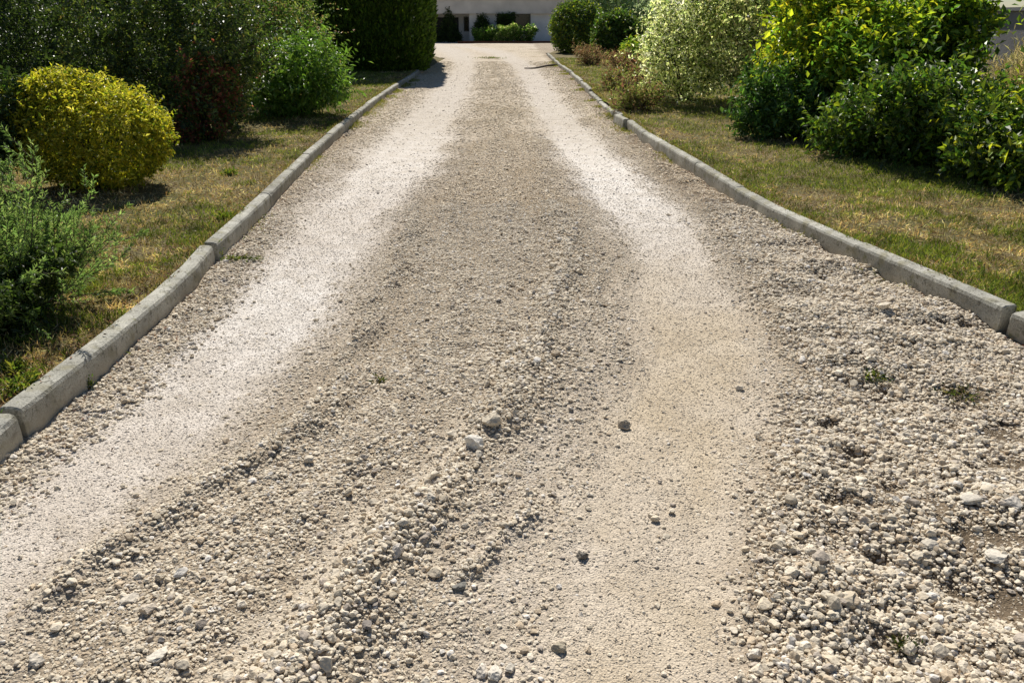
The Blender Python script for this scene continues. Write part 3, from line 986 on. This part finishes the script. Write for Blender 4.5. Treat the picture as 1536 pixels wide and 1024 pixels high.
def sprig(st, dirn, ln, bend, needles, side=True, shade=1.0):
    t = np.linspace(0, 1, 9)[:, None]
    pts = st + dirn * ln * t + bend * (t ** 2) * ln
    mb.tube(pts, 0.004 if side else 0.0022, 0.001, 4)
    m = needles
    s = R.random(m) ** 0.8
    p = st + dirn * ln * s[:, None] + bend * (s ** 2)[:, None] * ln
    ax = unit(dirn + 2 * bend * s[:, None])
    sd = R.normal(size=(m, 3)); sd -= (sd * ax).sum(1, keepdims=True) * ax
    T = unit(ax * 0.75 + unit(sd) * 0.75)
    Pp.append(p); Tt.append(T); Nn_.append(unit(R.normal(size=(m, 3)) + np.array([0, 0, 0.8])))
    c = palette(m, [(0.20, 0.30, 0.11), (0.14, 0.23, 0.07), (0.30, 0.39, 0.16)], [4, 4, 2]) * R.uniform(0.7, 1.2) * shade
    Cc.append(c); Ll.append(np.full(m, 0.026) * R.uniform(0.7, 1.3, m))


for q in range(150):
    a = R.uniform(0, 2 * math.pi); e = R.uniform(0.15, 1.25)
    dn = np.array([math.cos(a) * math.cos(e), math.sin(a) * math.cos(e), math.sin(e)])
    ln = R.uniform(0.42, 0.80) * (1.0 - 0.12 * math.sin(e))
    st = np.array([R.normal(0, 0.14), R.normal(0, 0.14), R.uniform(0.0, 0.12)])
    bend = np.array([0, 0, R.uniform(-0.12, 0.25)]) + R.normal(0, 0.10, 3)
    sprig(st, dn, ln, bend, 90)
    for _ in range(7):
        s = R.uniform(0.25, 0.95)
        p0 = st + dn * ln * s + bend * s * s * ln
        d2 = unit(dn + 2 * bend * s + R.normal(0, 0.5, 3))
        sprig(p0, d2, R.uniform(0.07, 0.20), np.array([0, 0, 0.12]), 34, False)
leaf_mesh('foliage', np.concatenate(Pp), np.concatenate(Tt), np.concatenate(Nn_), np.concatenate(Ll), np.concatenate(Ll) * 0.24, np.concatenate(Cc), M_LEAF, o)
mb.build('stem', M_BARK, o, True)
bush('dark_shrub', 'low dark green shrub in shade under the feathery shrub at left edge', 'shrub', -210, 72, 548, 0.9, 0.42, 1700, 8, 0.035, DEEP + [(0.06, 0.10, 0.02)], [3, 4, 3, 1], M_LEAF, nl=7, twig=0.07, nst=12)


# clipped hedge on the left
def hedge(label, x0, x1, d0, d1, h, n, cols, wts, leaf, bulge=0.22, group=None, turn=0.0):
    o = empty('clipped_hedge', (x1 - (x1 - x0) / 2 * math.cos(turn) - (d1 - d0) / 2 * math.sin(turn), d0 - (x1 - x0) / 2 * math.sin(turn) + (d1 - d0) / 2 * math.cos(turn), LAWN_Z - 0.02), label, 'hedge', group)
    o.rotation_euler = (0, 0, turn)
    hw, hd = (x1 - x0) / 2, (d1 - d0) / 2
    # faces: front, right, left, top in proportion to what they cover
    ar = np.array([2 * hw * h * 2.2, 2 * hd * h * 1.2, 2 * hd * h * 0.3, 4 * hw * hd * 0.5, 2 * hw * h * 0.3])
    fc = R.choice(5, n, p=ar / ar.sum())
    u, v = R.uniform(-1, 1, n), R.random(n) ** 1.15
    P = np.zeros((n, 3)); Nn = np.zeros((n, 3))
    for k, (pos, nr) in enumerate([
        (lambda u, v: (u * hw, -hd + 0 * u, v * h), (0, -1, 0)), (lambda u, v: (hw + 0 * u, u * hd, v * h), (1, 0, 0)), (lambda u, v: (-hw + 0 * u, u * hd, v * h), (-1, 0, 0)),
        (lambda u, v: (u * hw, (v * 2 - 1) * hd, h + 0 * u), (0, 0, 1)), (lambda u, v: (u * hw, hd + 0 * u, v * h), (0, 1, 0))]):
        m = fc == k
        P[m] = np.stack(pos(u[m], v[m]), -1); Nn[m] = nr
    # rounded corners and a foot drawn in
    rc = 0.9
    q = np.array([hw, hd, 1e9]) - rc
    ex = np.clip(np.abs(P[:, :2]) - q[:2], 0, None)
    le = np.linalg.norm(ex, axis=1); over = np.maximum(le, 1e-6)
    corner = (ex > 0).all(1)
    P[corner, :2] = (np.sign(P[:, :2]) * (q[:2] + ex / over[:, None] * rc))[corner]
    Nn[corner, :2] = (np.sign(P[:, :2]) * ex / over[:, None])[corner]
    zt = P[:, 2] / h
    pull = bulge * (np.clip(0.28 - zt, 0, 1) / 0.28) ** 2 + 0.5 * np.clip(zt - 0.8, 0, 1) ** 2 * 4
    P[:, :2] -= np.sign(P[:, :2]) * np.minimum(np.abs(Nn[:, :2]), 1) * pull[:, None]
    lump = 0.16 * noise(P[:, 0] * 1.6 + 9, P[:, 1] * 1.6, P[:, 2] * 1.3, 3) + 0.07 * noise(P[:, 0] * 5, P[:, 1] * 5, P[:, 2] * 4, 4)
    P += Nn * (lump - np.abs(R.normal(0, 0.10, n)))[:, None]
    T = unit(Nn * 0.7 + np.array([0, 0, 0.9]) + R.normal(0, 0.35, (n, 3)))
    nr = unit(Nn * 0.5 + R.normal(0, 0.7, (n, 3)))
    L = leaf * np.exp(R.normal(0, 0.25, n))
    leaf_mesh('foliage', P, T, nr, L, L * 0.45, palette(n, cols, wts, 0.3), M_NEEDLE, o, 0.1)
    # dense twiggy heart that keeps daylight from showing through
    V, F = ico(3)
    V = np.sign(V) * np.abs(V) ** 0.35
    me = mesh_np('twig_core', V * np.array([hw - 0.75, hd - 0.75, h * 0.5 - 0.2]) + np.array([0, 0, h * 0.5 - 0.25]), F, None, True)
    link('twig_core', me, M_BARK, o)
    return o


gh = G(640, 105, LAWN_Z)
hedge('tall clipped dark green hedge standing on the left by the drive', -13.5, -2.42, gh[1] - 0.9, gh[1] + 10.5, 5.2, 170000, [(0.05, 0.09, 0.012), (0.085, 0.15, 0.016), (0.16, 0.25, 0.025)], [3, 4, 2], 0.13, turn=rad(5))

# right side, far to near
def far_round(w, dp, h):
    return [(0, 0, h * 0.5, w * 0.48, dp * 0.48, h * 0.50), (-w * 0.1, 0, h * 0.6, w * 0.38, dp * 0.4, h * 0.38), (w * 0.12, 0, h * 0.55, w * 0.36, dp * 0.4, h * 0.42), (0, -dp * 0.1, h * 0.35, w * 0.44, dp * 0.38, h * 0.33)]


bush('clipped_shrub', 'rounded dark clipped shrub at the far end of the right kerb', 'shrub', 826, 905, 82, 3.4, 2.25, 4200, 9, 0.10, DEEP + MID[1:] + LIME[1:], [2, 3, 2, 2, 2, 1.5, 1], M_GLOSSY, lob=far_round, shell=3.0, twig=0.2, rough=0.14, keep_inside=0.1, shoots=160, shoot_len=0.4)
bush('laurel_shrub', 'green broad-leaved shrub right of the rounded dark clipped shrub', 'shrub', 885, 975, 88, 2.4, 1.75, 2600, 8, 0.14, DEEP[1:] + MID + [(0.26, 0.30, 0.04)], [3, 2, 3, 2, 1.5, 1], M_GLOSSY, nl=9, twig=0.26, rough=0.3, shoots=120, shoot_len=0.5)
bush('silver_shrub', 'silvery grey-green bushy shrub behind the broad-leaved green shrub', 'shrub', 838, 1010, 78, 4.0, 4.0, 4200, 9, 0.13, [(0.34, 0.42, 0.26), (0.46, 0.53, 0.36), (0.20, 0.26, 0.12)], [3, 3, 2], M_PALE, nl=11, twig=0.3, rough=0.35, shoots=260, shoot_len=0.7)
bush('variegated_shrub', 'tall pale variegated shrub behind the reddish plants, left of its twin', 'shrub', 962, 1105, 160, 2.2, 2.7, 2700, 9, 0.066, PALE + [(0.06, 0.09, 0.02)], [2, 3, 2, 2], M_PALE, nl=11, twig=0.2, rough=0.55, nst=24, shoots=380, shoot_len=0.45, lobkw=dict(rr=(0.34, 0.56)), keep_inside=0.08)
bush('variegated_shrub', 'tall cream-flecked shrub beside the dark glossy low shrub', 'shrub', 1062, 1215, 178, 2.2, 2.9, 2900, 9, 0.066, PALE[:2] + [(0.52, 0.47, 0.26), (0.06, 0.09, 0.02), (0.11, 0.15, 0.03)], [2, 2.5, 2, 2, 2.5], M_PALE, nl=11, twig=0.2, rough=0.55, nst=24, shoots=380, shoot_len=0.45, lobkw=dict(rr=(0.34, 0.56)), keep_inside=0.08)
bush('glossy_shrub', 'low dark glossy green shrub in front of the cream-flecked shrub', 'shrub', 1103, 1290, 218, 1.3, 1.05, 2000, 9, 0.07, [(0.05, 0.115, 0.022), (0.07, 0.16, 0.03), (0.12, 0.23, 0.04), (0.2, 0.26, 0.03)], [3, 4, 2, 1], M_GLOSSY, nl=10, twig=0.16, rough=0.35, nst=20, shoots=150, shoot_len=0.3, wr=0.42)
bush('lime_shrub', 'tall shrub with yellow-green leaves in the middle of the right border', 'shrub', 1150, 1328, 214, 2.1, 2.3, 2500, 8, 0.088, MID[:2] + LIME + [(0.48, 0.42, 0.04)], [1.5, 1.5, 2.5, 4, 4, 0.8], M_LEAF, nl=15, twig=0.22, rough=0.5, nst=34, wr=0.52, shoots=330, shoot_len=0.45, lobkw=dict(rr=(0.22, 0.42)))
bush('lime_shrub', 'tall loose green shrub with sky gaps, nearer the right frame edge', 'shrub', 1358, 1450, 232, 1.8, 2.2, 1900, 8, 0.088, MID[:2] + LIME + DEEP[1:2], [2.5, 2.5, 2.5, 3, 1.5, 2], M_LEAF, nl=14, twig=0.24, rough=0.55, nst=34, wr=0.5, shoots=300, shoot_len=0.5, lobkw=dict(rr=(0.2, 0.4)))
bush('border_shrub', 'low dark green spreading shrub at the right end of the border', 'shrub', 1262, 1490, 258, 1.3, 0.92, 2100, 8, 0.072, DEEP[1:] + MID[:2] + LIME[:2], [2, 2, 2, 2, 2, 1.5], M_GLOSSY, nl=11, twig=0.18, rough=0.4, nst=22, shoots=260, shoot_len=0.5)
bush('border_shrub', 'dark green shrub with yellow tips cut by the right frame edge', 'shrub', 1415, 1680, 290, 1.5, 0.92, 2100, 8, 0.072, DEEP[1:] + MID[:1] + LIME, [2, 2, 2, 2, 2, 1.2], M_GLOSSY, nl=11, twig=0.18, rough=0.45, nst=24, shoots=280, shoot_len=0.32)
bush('lime_shrub', 'mid-height green shrub between the yellow-green shrub and the low spreading one', 'shrub', 1225, 1425, 226, 1.6, 1.65, 2400, 8, 0.08, MID + LIME, [1.5, 2, 2, 2.5, 2.5, 1.5], M_LEAF, nl=12, twig=0.22, rough=0.5, nst=28, wr=0.5, shoots=300, shoot_len=0.45, lobkw=dict(rr=(0.24, 0.45)))
# dry plume behind
bush('dry_shrub', 'pale dry straw-coloured shrub before the grey wall at far right', 'shrub', 1460, 1720, 200, 1.8, 1.3, 2800, 9, 0.10, [(0.40, 0.34, 0.22), (0.30, 0.25, 0.17), (0.20, 0.21, 0.08)], [3, 3, 1], M_LEAF, nl=9, twig=0.26, up=1.1, rough=0.4, wr=0.12, spread=0.35, nst=50, shoots=200, shoot_len=0.5)
bush('backdrop_shrub', 'dark evergreen shrub filling the gap behind the cream-flecked shrub', 'shrub', 1000, 1300, 120, 2.5, 3.0, 3800, 9, 0.10, DEEP + MID[:1], [3, 3, 2, 1], M_LEAF, nl=11, twig=0.24, rough=0.35, shoots=200, shoot_len=0.5)

# reddish ground plants between the right kerb and the shrubs
REDS = [(0.24, 0.12, 0.095), (0.28, 0.22, 0.15), (0.15, 0.085, 0.065), (0.17, 0.21, 0.06)]
for lb, xl, xr, yb, h, wts in [
    ('dry reddish twiggy plant below the rounded dark clipped shrub', 858, 912, 100, 0.62, [2, 3, 2, 1]),
    ('rusty plant beside the leafy green plant at the right border', 905, 962, 112, 0.55, [3, 2, 3, 1]),
    ('mixed green and rust plant in the middle of the reddish patch', 893, 975, 140, 0.45, [2, 2, 1, 4]),
    ('maroon-leaved plant at the foot of the left pale variegated shrub', 950, 1010, 142, 0.5, [4, 1, 3, 1]),
    ('low green and brown plant nearest the tilted kerb block', 915, 1000, 172, 0.36, [1, 2, 1, 5]),
]:
    bush('heath_plant', lb, 'plant', xl, xr, yb, 0.9, h, 330, 7, 0.07, REDS, wts, M_LEAF, 'reddish plants along the right kerb', nl=9, twig=0.2, up=1.2, rough=0.6, wr=0.28, spread=0.7, nst=50, shoots=90, shoot_len=0.35, lobkw=dict(rr=(0.2, 0.4)))
bush('leafy_plant', 'bright yellow-green leafy plant at the edge of the reddish patch', 'plant', 930, 985, 108, 1.0, 0.95, 700, 8, 0.10, MID[1:] + LIME[1:], [2, 3, 2, 1.5], M_LEAF, nl=6, twig=0.2, up=0.8, wr=0.3, nst=14)

# ------------------------------------------------------------------ lawn grass
def grass():
    P, T, Nn, L, W, C = [], [], [], [], [], []
    for side, dmax, far, n in ((-1, 28.5, -9.0, 260000), (1, 34, 9.5, 300000)):
        d = np.linspace(0.6, dmax, 600)
        w = np.minimum(1, (4.5 / d) ** 1.2)
        c = np.cumsum(w); c /= c[-1]
        D = np.interp(R.random(n), c, d)
        k = (kerb_l(D) - 0.080) if side < 0 else (kerb_r(D) + 0.080)
        far_ = np.minimum(np.abs(far - k), 1.2 + 0.6 * D)
        X = k + side * far_ * R.random(n)
        patch = fbm(X * 1.6, D * 1.6, 4, 81)          # greener and drier patches
        cl = 0.6 * noise(X * 7, D * 7, None, 85) + 0.6 * noise(X * 17, D * 17, None, 86)
        dens = sstep(-0.55, 0.25, patch * 0.7 + cl * 0.6 + 0.25)
        # bare soil under shrubs and in worn spots
        kk = R.random(n) < 0.10 + 0.90 * dens
        X, D, patch, cl = X[kk], D[kk], patch[kk], cl[kk]
        m = len(X)
        green = np.clip(sstep(-0.45, 0.45, patch * 1.2 + cl * 0.5 + (0.30 * sstep(7, 12, D) - 0.30 if side < 0 else -0.04) + 0.25 * sstep(12, 18, D)), 0.04, 0.95)
        isg = R.random(m) < green
        col = np.where(isg[:, None], palette(m, [(0.19, 0.23, 0.04), (0.28, 0.31, 0.06), (0.11, 0.17, 0.03)], [3, 3, 2]), palette(m, [(0.56, 0.44, 0.24), (0.44, 0.33, 0.175), (0.70, 0.60, 0.39), (0.24, 0.16, 0.085)], [3, 3, 2.2, 1.6]))
        lying = (R.random(m) < np.where(isg, 0.15, 0.7))
        el = np.where(lying, R.uniform(0.02, 0.35, m), R.uniform(0.5, 1.45, m))
        az = R.uniform(0, 2 * np.pi, m)
        T_ = np.stack([np.cos(az) * np.cos(el), np.sin(az) * np.cos(el), np.sin(el)], -1)
        sc = np.interp(D, [0, 6, 15, 34], [0.8, 1.0, 1.5, 2.4])
        ln = np.where(isg, R.uniform(0.025, 0.06, m), R.uniform(0.02, 0.065, m)) * np.interp(D, [0, 6, 30], [1, 1, 1.4])
        P.append(np.stack([X, D, lawn_z(X, D) - 0.003], -1)); T.append(T_)
        Nn.append(unit(R.normal(0, 0.5, (m, 3)) + np.array([0, 0, 0.8])))
        L.append(ln); W.append(R.uniform(0.0035, 0.0075, m) * sc); C.append(col * np.clip(1 + 0.55 * noise(X * 11, D * 11, None, 88) + 0.2 * noise(X * 3, D * 3, None, 89), 0.45, 1.7)[:, None])
    for side, dm in ((-1, 26), (1, 32)):
        m = 15000
        D = 0.8 + dm * R.random(m) ** 1.5
        keep = R.random(m) < sstep(-0.3, 0.4, noise(D * 2.3, D * 0 + side * 3, None, 97))
        D = D[keep]; m = len(D)
        X = (kerb_l(D) - 0.082 if side < 0 else kerb_r(D) + 0.082) + side * R.exponential(0.02, m)
        P.append(np.stack([X, D, np.full(m, LAWN_Z - 0.004 + (0.025 if side > 0 else 0))], -1))
        T.append(np.stack([-side * R.uniform(-0.5, 0.9, m), R.normal(0, 0.6, m), R.uniform(0.3, 1.1, m)], -1))
        Nn.append(unit(R.normal(0, 0.5, (m, 3)) + np.array([0, 0, 0.8])))
        L.append(R.uniform(0.03, 0.075, m)); W.append(R.uniform(0.004, 0.007, m) * np.interp(D, [0, 6, 30], [0.8, 1, 2]))
        C.append(palette(m, [(0.17, 0.21, 0.04), (0.25, 0.28, 0.06), (0.50, 0.40, 0.21), (0.30, 0.20, 0.11)], [3, 2, 2.5, 2]))
    for side, dm, m in ((-1, 26, 9000), (1, 33, 16000)):
        D = 1.5 + (dm - 1.5) * R.random(m)
        keep = R.random(m) < sstep(0.15, 0.6, noise(D * 1.7, D * 0 + side * 5, None, 99)) * (0.25 + 0.75 * sstep(8, 12, D))
        D = D[keep]; m = len(D)
        X = (kerb_l(D) if side < 0 else kerb_r(D)) - side * R.exponential(0.035 + 0.002 * D, m)
        P.append(np.stack([X, D, road_z(X, D) - 0.004], -1))
        T.append(np.stack([R.normal(0, 0.6, m), R.normal(0, 0.6, m), R.uniform(0.3, 1.2, m)], -1))
        Nn.append(unit(R.normal(0, 0.5, (m, 3)) + np.array([0, 0, 0.8])))
        L.append(R.uniform(0.02, 0.06, m) * np.interp(D, [0, 8, 30], [0.8, 1, 1.5])); W.append(R.uniform(0.004, 0.008, m) * np.interp(D, [0, 6, 30], [0.8, 1, 2.2]))
        C.append(palette(m, [(0.20, 0.23, 0.04), (0.30, 0.30, 0.06), (0.45, 0.37, 0.2), (0.12, 0.15, 0.03)], [3, 2.5, 2, 2]))
    cat = np.concatenate
    o = leaf_mesh('grass', cat(P), cat(T), cat(Nn), cat(L), cat(W), cat(C), M_GRASS)
    tag(o, 'short half-dry lawn grass growing on both sides of the drive', kind='stuff')


grass()

# fallen leaf litter along kerbs and under the shrubs
def litter():
    P, C, L = [], [], []
    for side, n, dm in ((-1, 5200, 24), (1, 5200, 30)):
        D = 1.2 + (dm - 1.2) * R.random(n) ** 1.6
        k = kerb_l(D) - 0.05 if side < 0 else kerb_r(D) + 0.05
        X = k + side * np.abs(R.exponential(0.22, n))
        on = np.abs(X - k) < 0.05
        keep = ~on | (R.random(n) < 0.10)
        X, D, on = X[keep], D[keep], on[keep]
        P.append(np.stack([X, D, np.where(on, 0.128 if side < 0 else 0.153, lawn_z(X, D) + 0.012)], -1))
        L.append(R.uniform(0.012, 0.032, len(X)) * np.interp(D, [0, 8, 30], [0.8, 1, 1.6]))
        m = 1100
        D = 1.2 + (dm - 1.2) * R.random(m) ** 1.4
        X = (kerb_l(D) if side < 0 else kerb_r(D)) - side * R.exponential(0.10, m)
        P.append(np.stack([X, D, road_z(X, D) + 0.010], -1))
        L.append(R.uniform(0.010, 0.026, m) * np.interp(D, [0, 8, 30], [0.8, 1, 1.6]))
    P = np.concatenate(P); L = np.concatenate(L); n = len(P)
    az = R.uniform(0, 2 * np.pi, n)
    T = np.stack([np.cos(az), np.sin(az), R.normal(0, 0.15, n)], -1)
    Nn = unit(R.normal(0, 0.25, (n, 3)) + np.array([0, 0, 1]))
    C = palette(n, [(0.20, 0.085, 0.045), (0.26, 0.15, 0.08), (0.12, 0.06, 0.035), (0.36, 0.27, 0.16)], [3, 3, 2, 2])
    tag(leaf_mesh('leaf_litter', P, T, Nn, L, L * 0.5, C, M_LITTER), 'brown fallen leaf litter along the lawn edges behind the kerbs', kind='stuff')


litter()

# ------------------------------------------------------------------ weeds
def weed(label, px, py, z, r, h, n, leaf, cols, group='weeds in the gravel and kerb joints', trail=None):
    g = G(px, py, z)
    zz = z if z > 0 else float(road_z(g[0:1], g[1:2])[0])
    o = empty('weed', (g[0], g[1], zz), label, 'weed', group)
    P = np.stack([R.normal(0, r * 0.45, n), R.normal(0, r * 0.45, n), np.abs(R.normal(0, h * 0.35, n))], -1)
    if trail is not None:
        t = R.random(n)[:, None]
        P += t * np.array(trail)[None]
    T = unit(P * np.array([1, 1, 0.5]) / max(r, 1e-3) + R.normal(0, 0.5, (n, 3)) + np.array([0, 0, 0.5]))
    L = leaf * R.uniform(0.6, 1.3, n)
    leaf_mesh('leaves', P, T, unit(R.normal(0, 0.5, (n, 3)) + np.array([0, 0, 0.8])), L, L * 0.4, palette(n, cols, [1] * len(cols)), M_LEAF, o)
    mb = MB()
    for _ in range(10):
        e = P[R.integers(n)]
        mb.tube([(R.normal(0, 0.006), R.normal(0, 0.006), -0.02), e * 0.6, e], 0.0018, 0.0008, 4)
    mb.build('stalk', M_LEAF, o)
    return o


WC = [(0.07, 0.12, 0.02), (0.12, 0.16, 0.025), (0.18, 0.19, 0.03)]
WD = [(0.035, 0.055, 0.014), (0.06, 0.08, 0.02), (0.12, 0.10, 0.05)]
weed('green moss and weeds spilling from the upper left kerb gap', 326, 388, 0, 0.035, 0.13, 160, 0.022, WC)
weed('trailing weed on the gravel below the upper left kerb gap', 337, 389, 0, 0.045, 0.03, 200, 0.022, WD + WC, trail=(0.22, 0.0, 0))
weed('small weeds in the lower left kerb gap', 38, 640, 0, 0.03, 0.10, 120, 0.02, WC)
weed('tiny yellow-green fern tuft at the foot of the left kerb', 134, 577, 0, 0.022, 0.06, 80, 0.018, WC)
weed('small yellow-green plant in the open gap of the right kerb', 1506, 492, 0, 0.03, 0.11, 110, 0.02, WC)
weed('tiny dark weed in the middle of the drive', 570, 572, 0, 0.03, 0.03, 50, 0.02, WD)
weed('small green weed in the right gravel below the kerb', 1312, 570, 0, 0.055, 0.035, 130, 0.02, WD + WC)
weed('withered grey-brown weed right of the small green one', 1440, 590, 0, 0.10, 0.03, 150, 0.024, WD + [(0.2, 0.17, 0.11)])
weed('dark mossy weed clump in the coarse gravel at lower right', 1358, 968, 0, 0.035, 0.025, 130, 0.014, WD)
weed('green weed patch on the crown far up the drive', 735, 88, 0, 0.7, 0.06, 260, 0.06, WD + WC)
for i, (px, py, lb) in enumerate([(338, 330, 'bright grass tuft behind the left kerb above the upper mossy gap'), (345, 262, 'green grass tuft on the left lawn right of the golden shrub'), (30, 585, 'yellow-green leafy tuft behind the left kerb near the lower gap'), (20, 560, 'green tuft in the lawn corner left of the lower kerb gap')]):
    weed(lb, px, py, LAWN_Z, 0.07, 0.07, 160, 0.035, WC, 'grass tufts in the left lawn')

# thin tube added to stand for a dark line by the far right kerb
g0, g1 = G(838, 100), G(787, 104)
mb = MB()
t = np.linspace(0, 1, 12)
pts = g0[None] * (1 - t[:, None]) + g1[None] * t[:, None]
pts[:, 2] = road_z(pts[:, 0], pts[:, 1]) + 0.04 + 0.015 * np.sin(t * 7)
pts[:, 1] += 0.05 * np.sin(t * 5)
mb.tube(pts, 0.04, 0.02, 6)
tag(mb.build('dark_line', M_BARK, smooth=True), 'thin dark line lying across the far right track', 'branch')

# ------------------------------------------------------------------ house at the end of the drive
BED_D = G(760, 65)[1]
HD = BED_D + 3.4
hz = lambda y, d=HD: zrow(y, d)
hx = lambda x, d=HD: (x - 768) * mpp(d, 1.2)
house = empty('house', (0, HD, 0), 'pale rendered house at the far end of the drive', 'house')
zl, zt = hz(21), 3.35
xa, xb = hx(560), hx(985)
po0, po1 = hx(640), hx(704)         # porch recess
wi0, wi1 = hx(745), hx(796)
zs, zh = hz(46), hz(20.5)
mb = MB()
mb.box((xa, 0, -0.3), (po0, 8, zl)); mb.box((po1, 0, -0.3), (wi0, 8, zl)); mb.box((wi1, 0, -0.3), (xb, 8, zl))
mb.box((wi0, 0, -0.3), (wi1, 8, zs)); mb.box((po0, 1.6, -0.3), (po1, 8, zl)); mb.box((wi0, 0.45, zs), (wi1, 8, zl))
mb.box((xa, 0, zl), (xb, 8, zt - 0.004))
mb.build('wall', M_WHITE, house)
mb = MB()
mb.box((xa - 0.1, -0.4, zl + 0.003), (xb + 0.1, -0.003, zl + 0.95))
mb.box((xa - 0.2, -0.46, zl + 0.953), (xb + 0.2, -0.002, zl + 1.02))
mb.build('balcony', M_BAND, house)
wf = MB()
for x in (wi0 + 0.003, (wi0 + wi1) / 2 - 0.04, wi1 - 0.083):
    wf.box((x, 0.22, zs + 0.003), (x + 0.08, 0.30, zl - 0.003))
wf.box((wi0 + 0.084, 0.225, zs + 0.004), ((wi0 + wi1) / 2 - 0.041, 0.295, zs + 0.08)); wf.box(((wi0 + wi1) / 2 + 0.041, 0.225, zs + 0.004), (wi1 - 0.084, 0.295, zs + 0.08))
w_ = wf.build('window', M_FRAME, house)
mb = MB(); mb.box((wi0 + 0.01, 0.26, zs + 0.01), (wi1 - 0.01, 0.275, zl - 0.01)); mb.build('pane', M_GLASS, w_)
mb = MB(); mb.box((wi0 - 0.08, -0.08, zs - 0.07), (wi1 + 0.08, 0.2, zs - 0.003)); mb.build('sill', M_BAND, w_)
mb = MB(); mb.box((po0 + 0.3, 1.55, 0.0), (hx(686), 1.597, zl - 0.25)); dr = mb.build('door', M_DARK, house)
mb = MB(); mb.box((hx(686) - 0.2, 1.48, 0.95), (hx(686) - 0.14, 1.548, 1.1)); mb.build('handle', M_FRAME, dr)
mb = MB(); mb.box((hx(694), 1.52, 0.75), (hx(702), 1.596, zl - 0.2)); pw = mb.build('window', M_FRAME, house)
mb = MB(); mb.box((hx(694) + 0.06, 1.5, 0.81), (hx(702) - 0.06, 1.518, zl - 0.26)); mb.build('pane', M_GLASS, pw)
mb = MB(); mb.box((xa - 0.3, -0.3, zt), (xb + 0.3, 8.3, zt + 0.12)); mb.build('roof', M_BAND, house)
mb = MB(); mb.box((hx(690), BED_D, -0.05), (hx(833), BED_D + 0.15, 0.14))
tag(mb.build('flowerbed_edging', M_TERRA), 'thin red-brown edging strip of the bed before the house', 'edging')


def near_house(name, label, xl, xr, h, dp, cols, wts, clumps=900, cat='shrub', off=2.5, lob=None, leaf=0.12):
    d = HD - off
    m = mpp(d, 0.5)
    o = empty(name, ((xl + xr) / 2 * m - 768 * m, d, 0.0), label, cat)
    w = (xr - xl) * m
    lb = lob(w, dp, h) if lob else lobes_for(w, dp, h, 7)
    foliage('foliage', o, lb, clumps, 8, leaf, cols, wts, M_LEAF, twig=0.2, rough=0.3)
    stems(o, lb, 8, 0.03)


def cone_l(w, dp, h):
    return [(0, 0, h * t, w * 0.5 * (1.08 - t), dp * 0.5 * (1.08 - t), h * 0.2) for t in (0.12, 0.3, 0.5, 0.68, 0.84)]


near_house('conifer', 'dark narrow conifer by the house door behind the hedge', 655, 692, 2.3, 1.4, DEEP, [3, 3, 1], lob=cone_l, cat='tree', off=0.4)
near_house('climbing_plant', 'dark climbing plant on the house wall left of the window', 710, 738, 2.4, 0.7, DEEP + MID[:1], [3, 3, 2, 1], cat='plant', off=0.5)
near_house('climbing_plant', 'dark leafy plant covering the left half of the house window', 745, 776, 2.35, 0.7, DEEP + MID[:1], [3, 3, 2, 1], cat='plant', off=0.5)
near_house('garden_shrub', 'low green shrub left of the bed before the house', 705, 750, 1.15, 1.2, MID + PALE[:1], [3, 3, 2, 1])
near_house('garden_shrub', 'pale green shrub in the middle of the bed before the house', 740, 778, 1.35, 1.2, MID[1:] + PALE[:2], [3, 3, 2, 1])
near_house('garden_shrub', 'round green shrub with whitish top, right in the bed before the house', 765, 806, 1.35, 1.2, MID + PALE[1:], [3, 3, 2, 0.6, 0.5])

# boundary wall behind the right border
mb = MB()
mb.box((11.6, 6, -0.2), (11.85, 56, 1.72)); mb.box((11.54, 6, 1.723), (11.91, 56, 1.80))
tag(mb.build('boundary_wall', M_WALL), 'grey rendered garden wall behind the right border shrubs', 'wall')
# tall dark planting that closes the left side
hedge('tall dark hedge at the back of the left garden', -13.8, -10.6, 8.0, 27.6, 3.4, 60000, DEEP, [3, 3, 1], 0.12)

# ------------------------------------------------------------------ light
SUN_EL, SUN_AZ = rad(44), rad(-8)
S = Vector((math.sin(SUN_AZ) * math.cos(SUN_EL), math.cos(SUN_AZ) * math.cos(SUN_EL), math.sin(SUN_EL)))
sd = bpy.data.lights.new('sun', 'SUN')
sd.energy, sd.angle, sd.color = 5.0, rad(0.53), (1.0, 0.95, 0.865)
so = bpy.data.objects.new('sun', sd)
COL.objects.link(so)
so.rotation_euler = S.to_track_quat('Z', 'Y').to_euler()
so.location = (0, 0, 30)
w = bpy.data.worlds.new('World')
scene.world = w
w.use_nodes = True
nt = w.node_tree
sky = nt.nodes.new('ShaderNodeTexSky')
sky.sky_type = 'NISHITA'
sky.sun_disc = False
sky.sun_elevation, sky.sun_rotation = SUN_EL, SUN_AZ
sky.dust_density = 0.2
sky.ozone_density = 2.5
bg = nt.nodes['Background']
nt.links.new(sky.outputs[0], bg.inputs[0])
bg.inputs[1].default_value = 0.05

vs = scene.view_settings
vs.view_transform, vs.look, vs.exposure, vs.gamma = 'Standard', 'None', 0.38, 1.0
scene.cycles.max_bounces = 6
scene.cycles.transmission_bounces = 4
scene.cycles.use_denoising = True
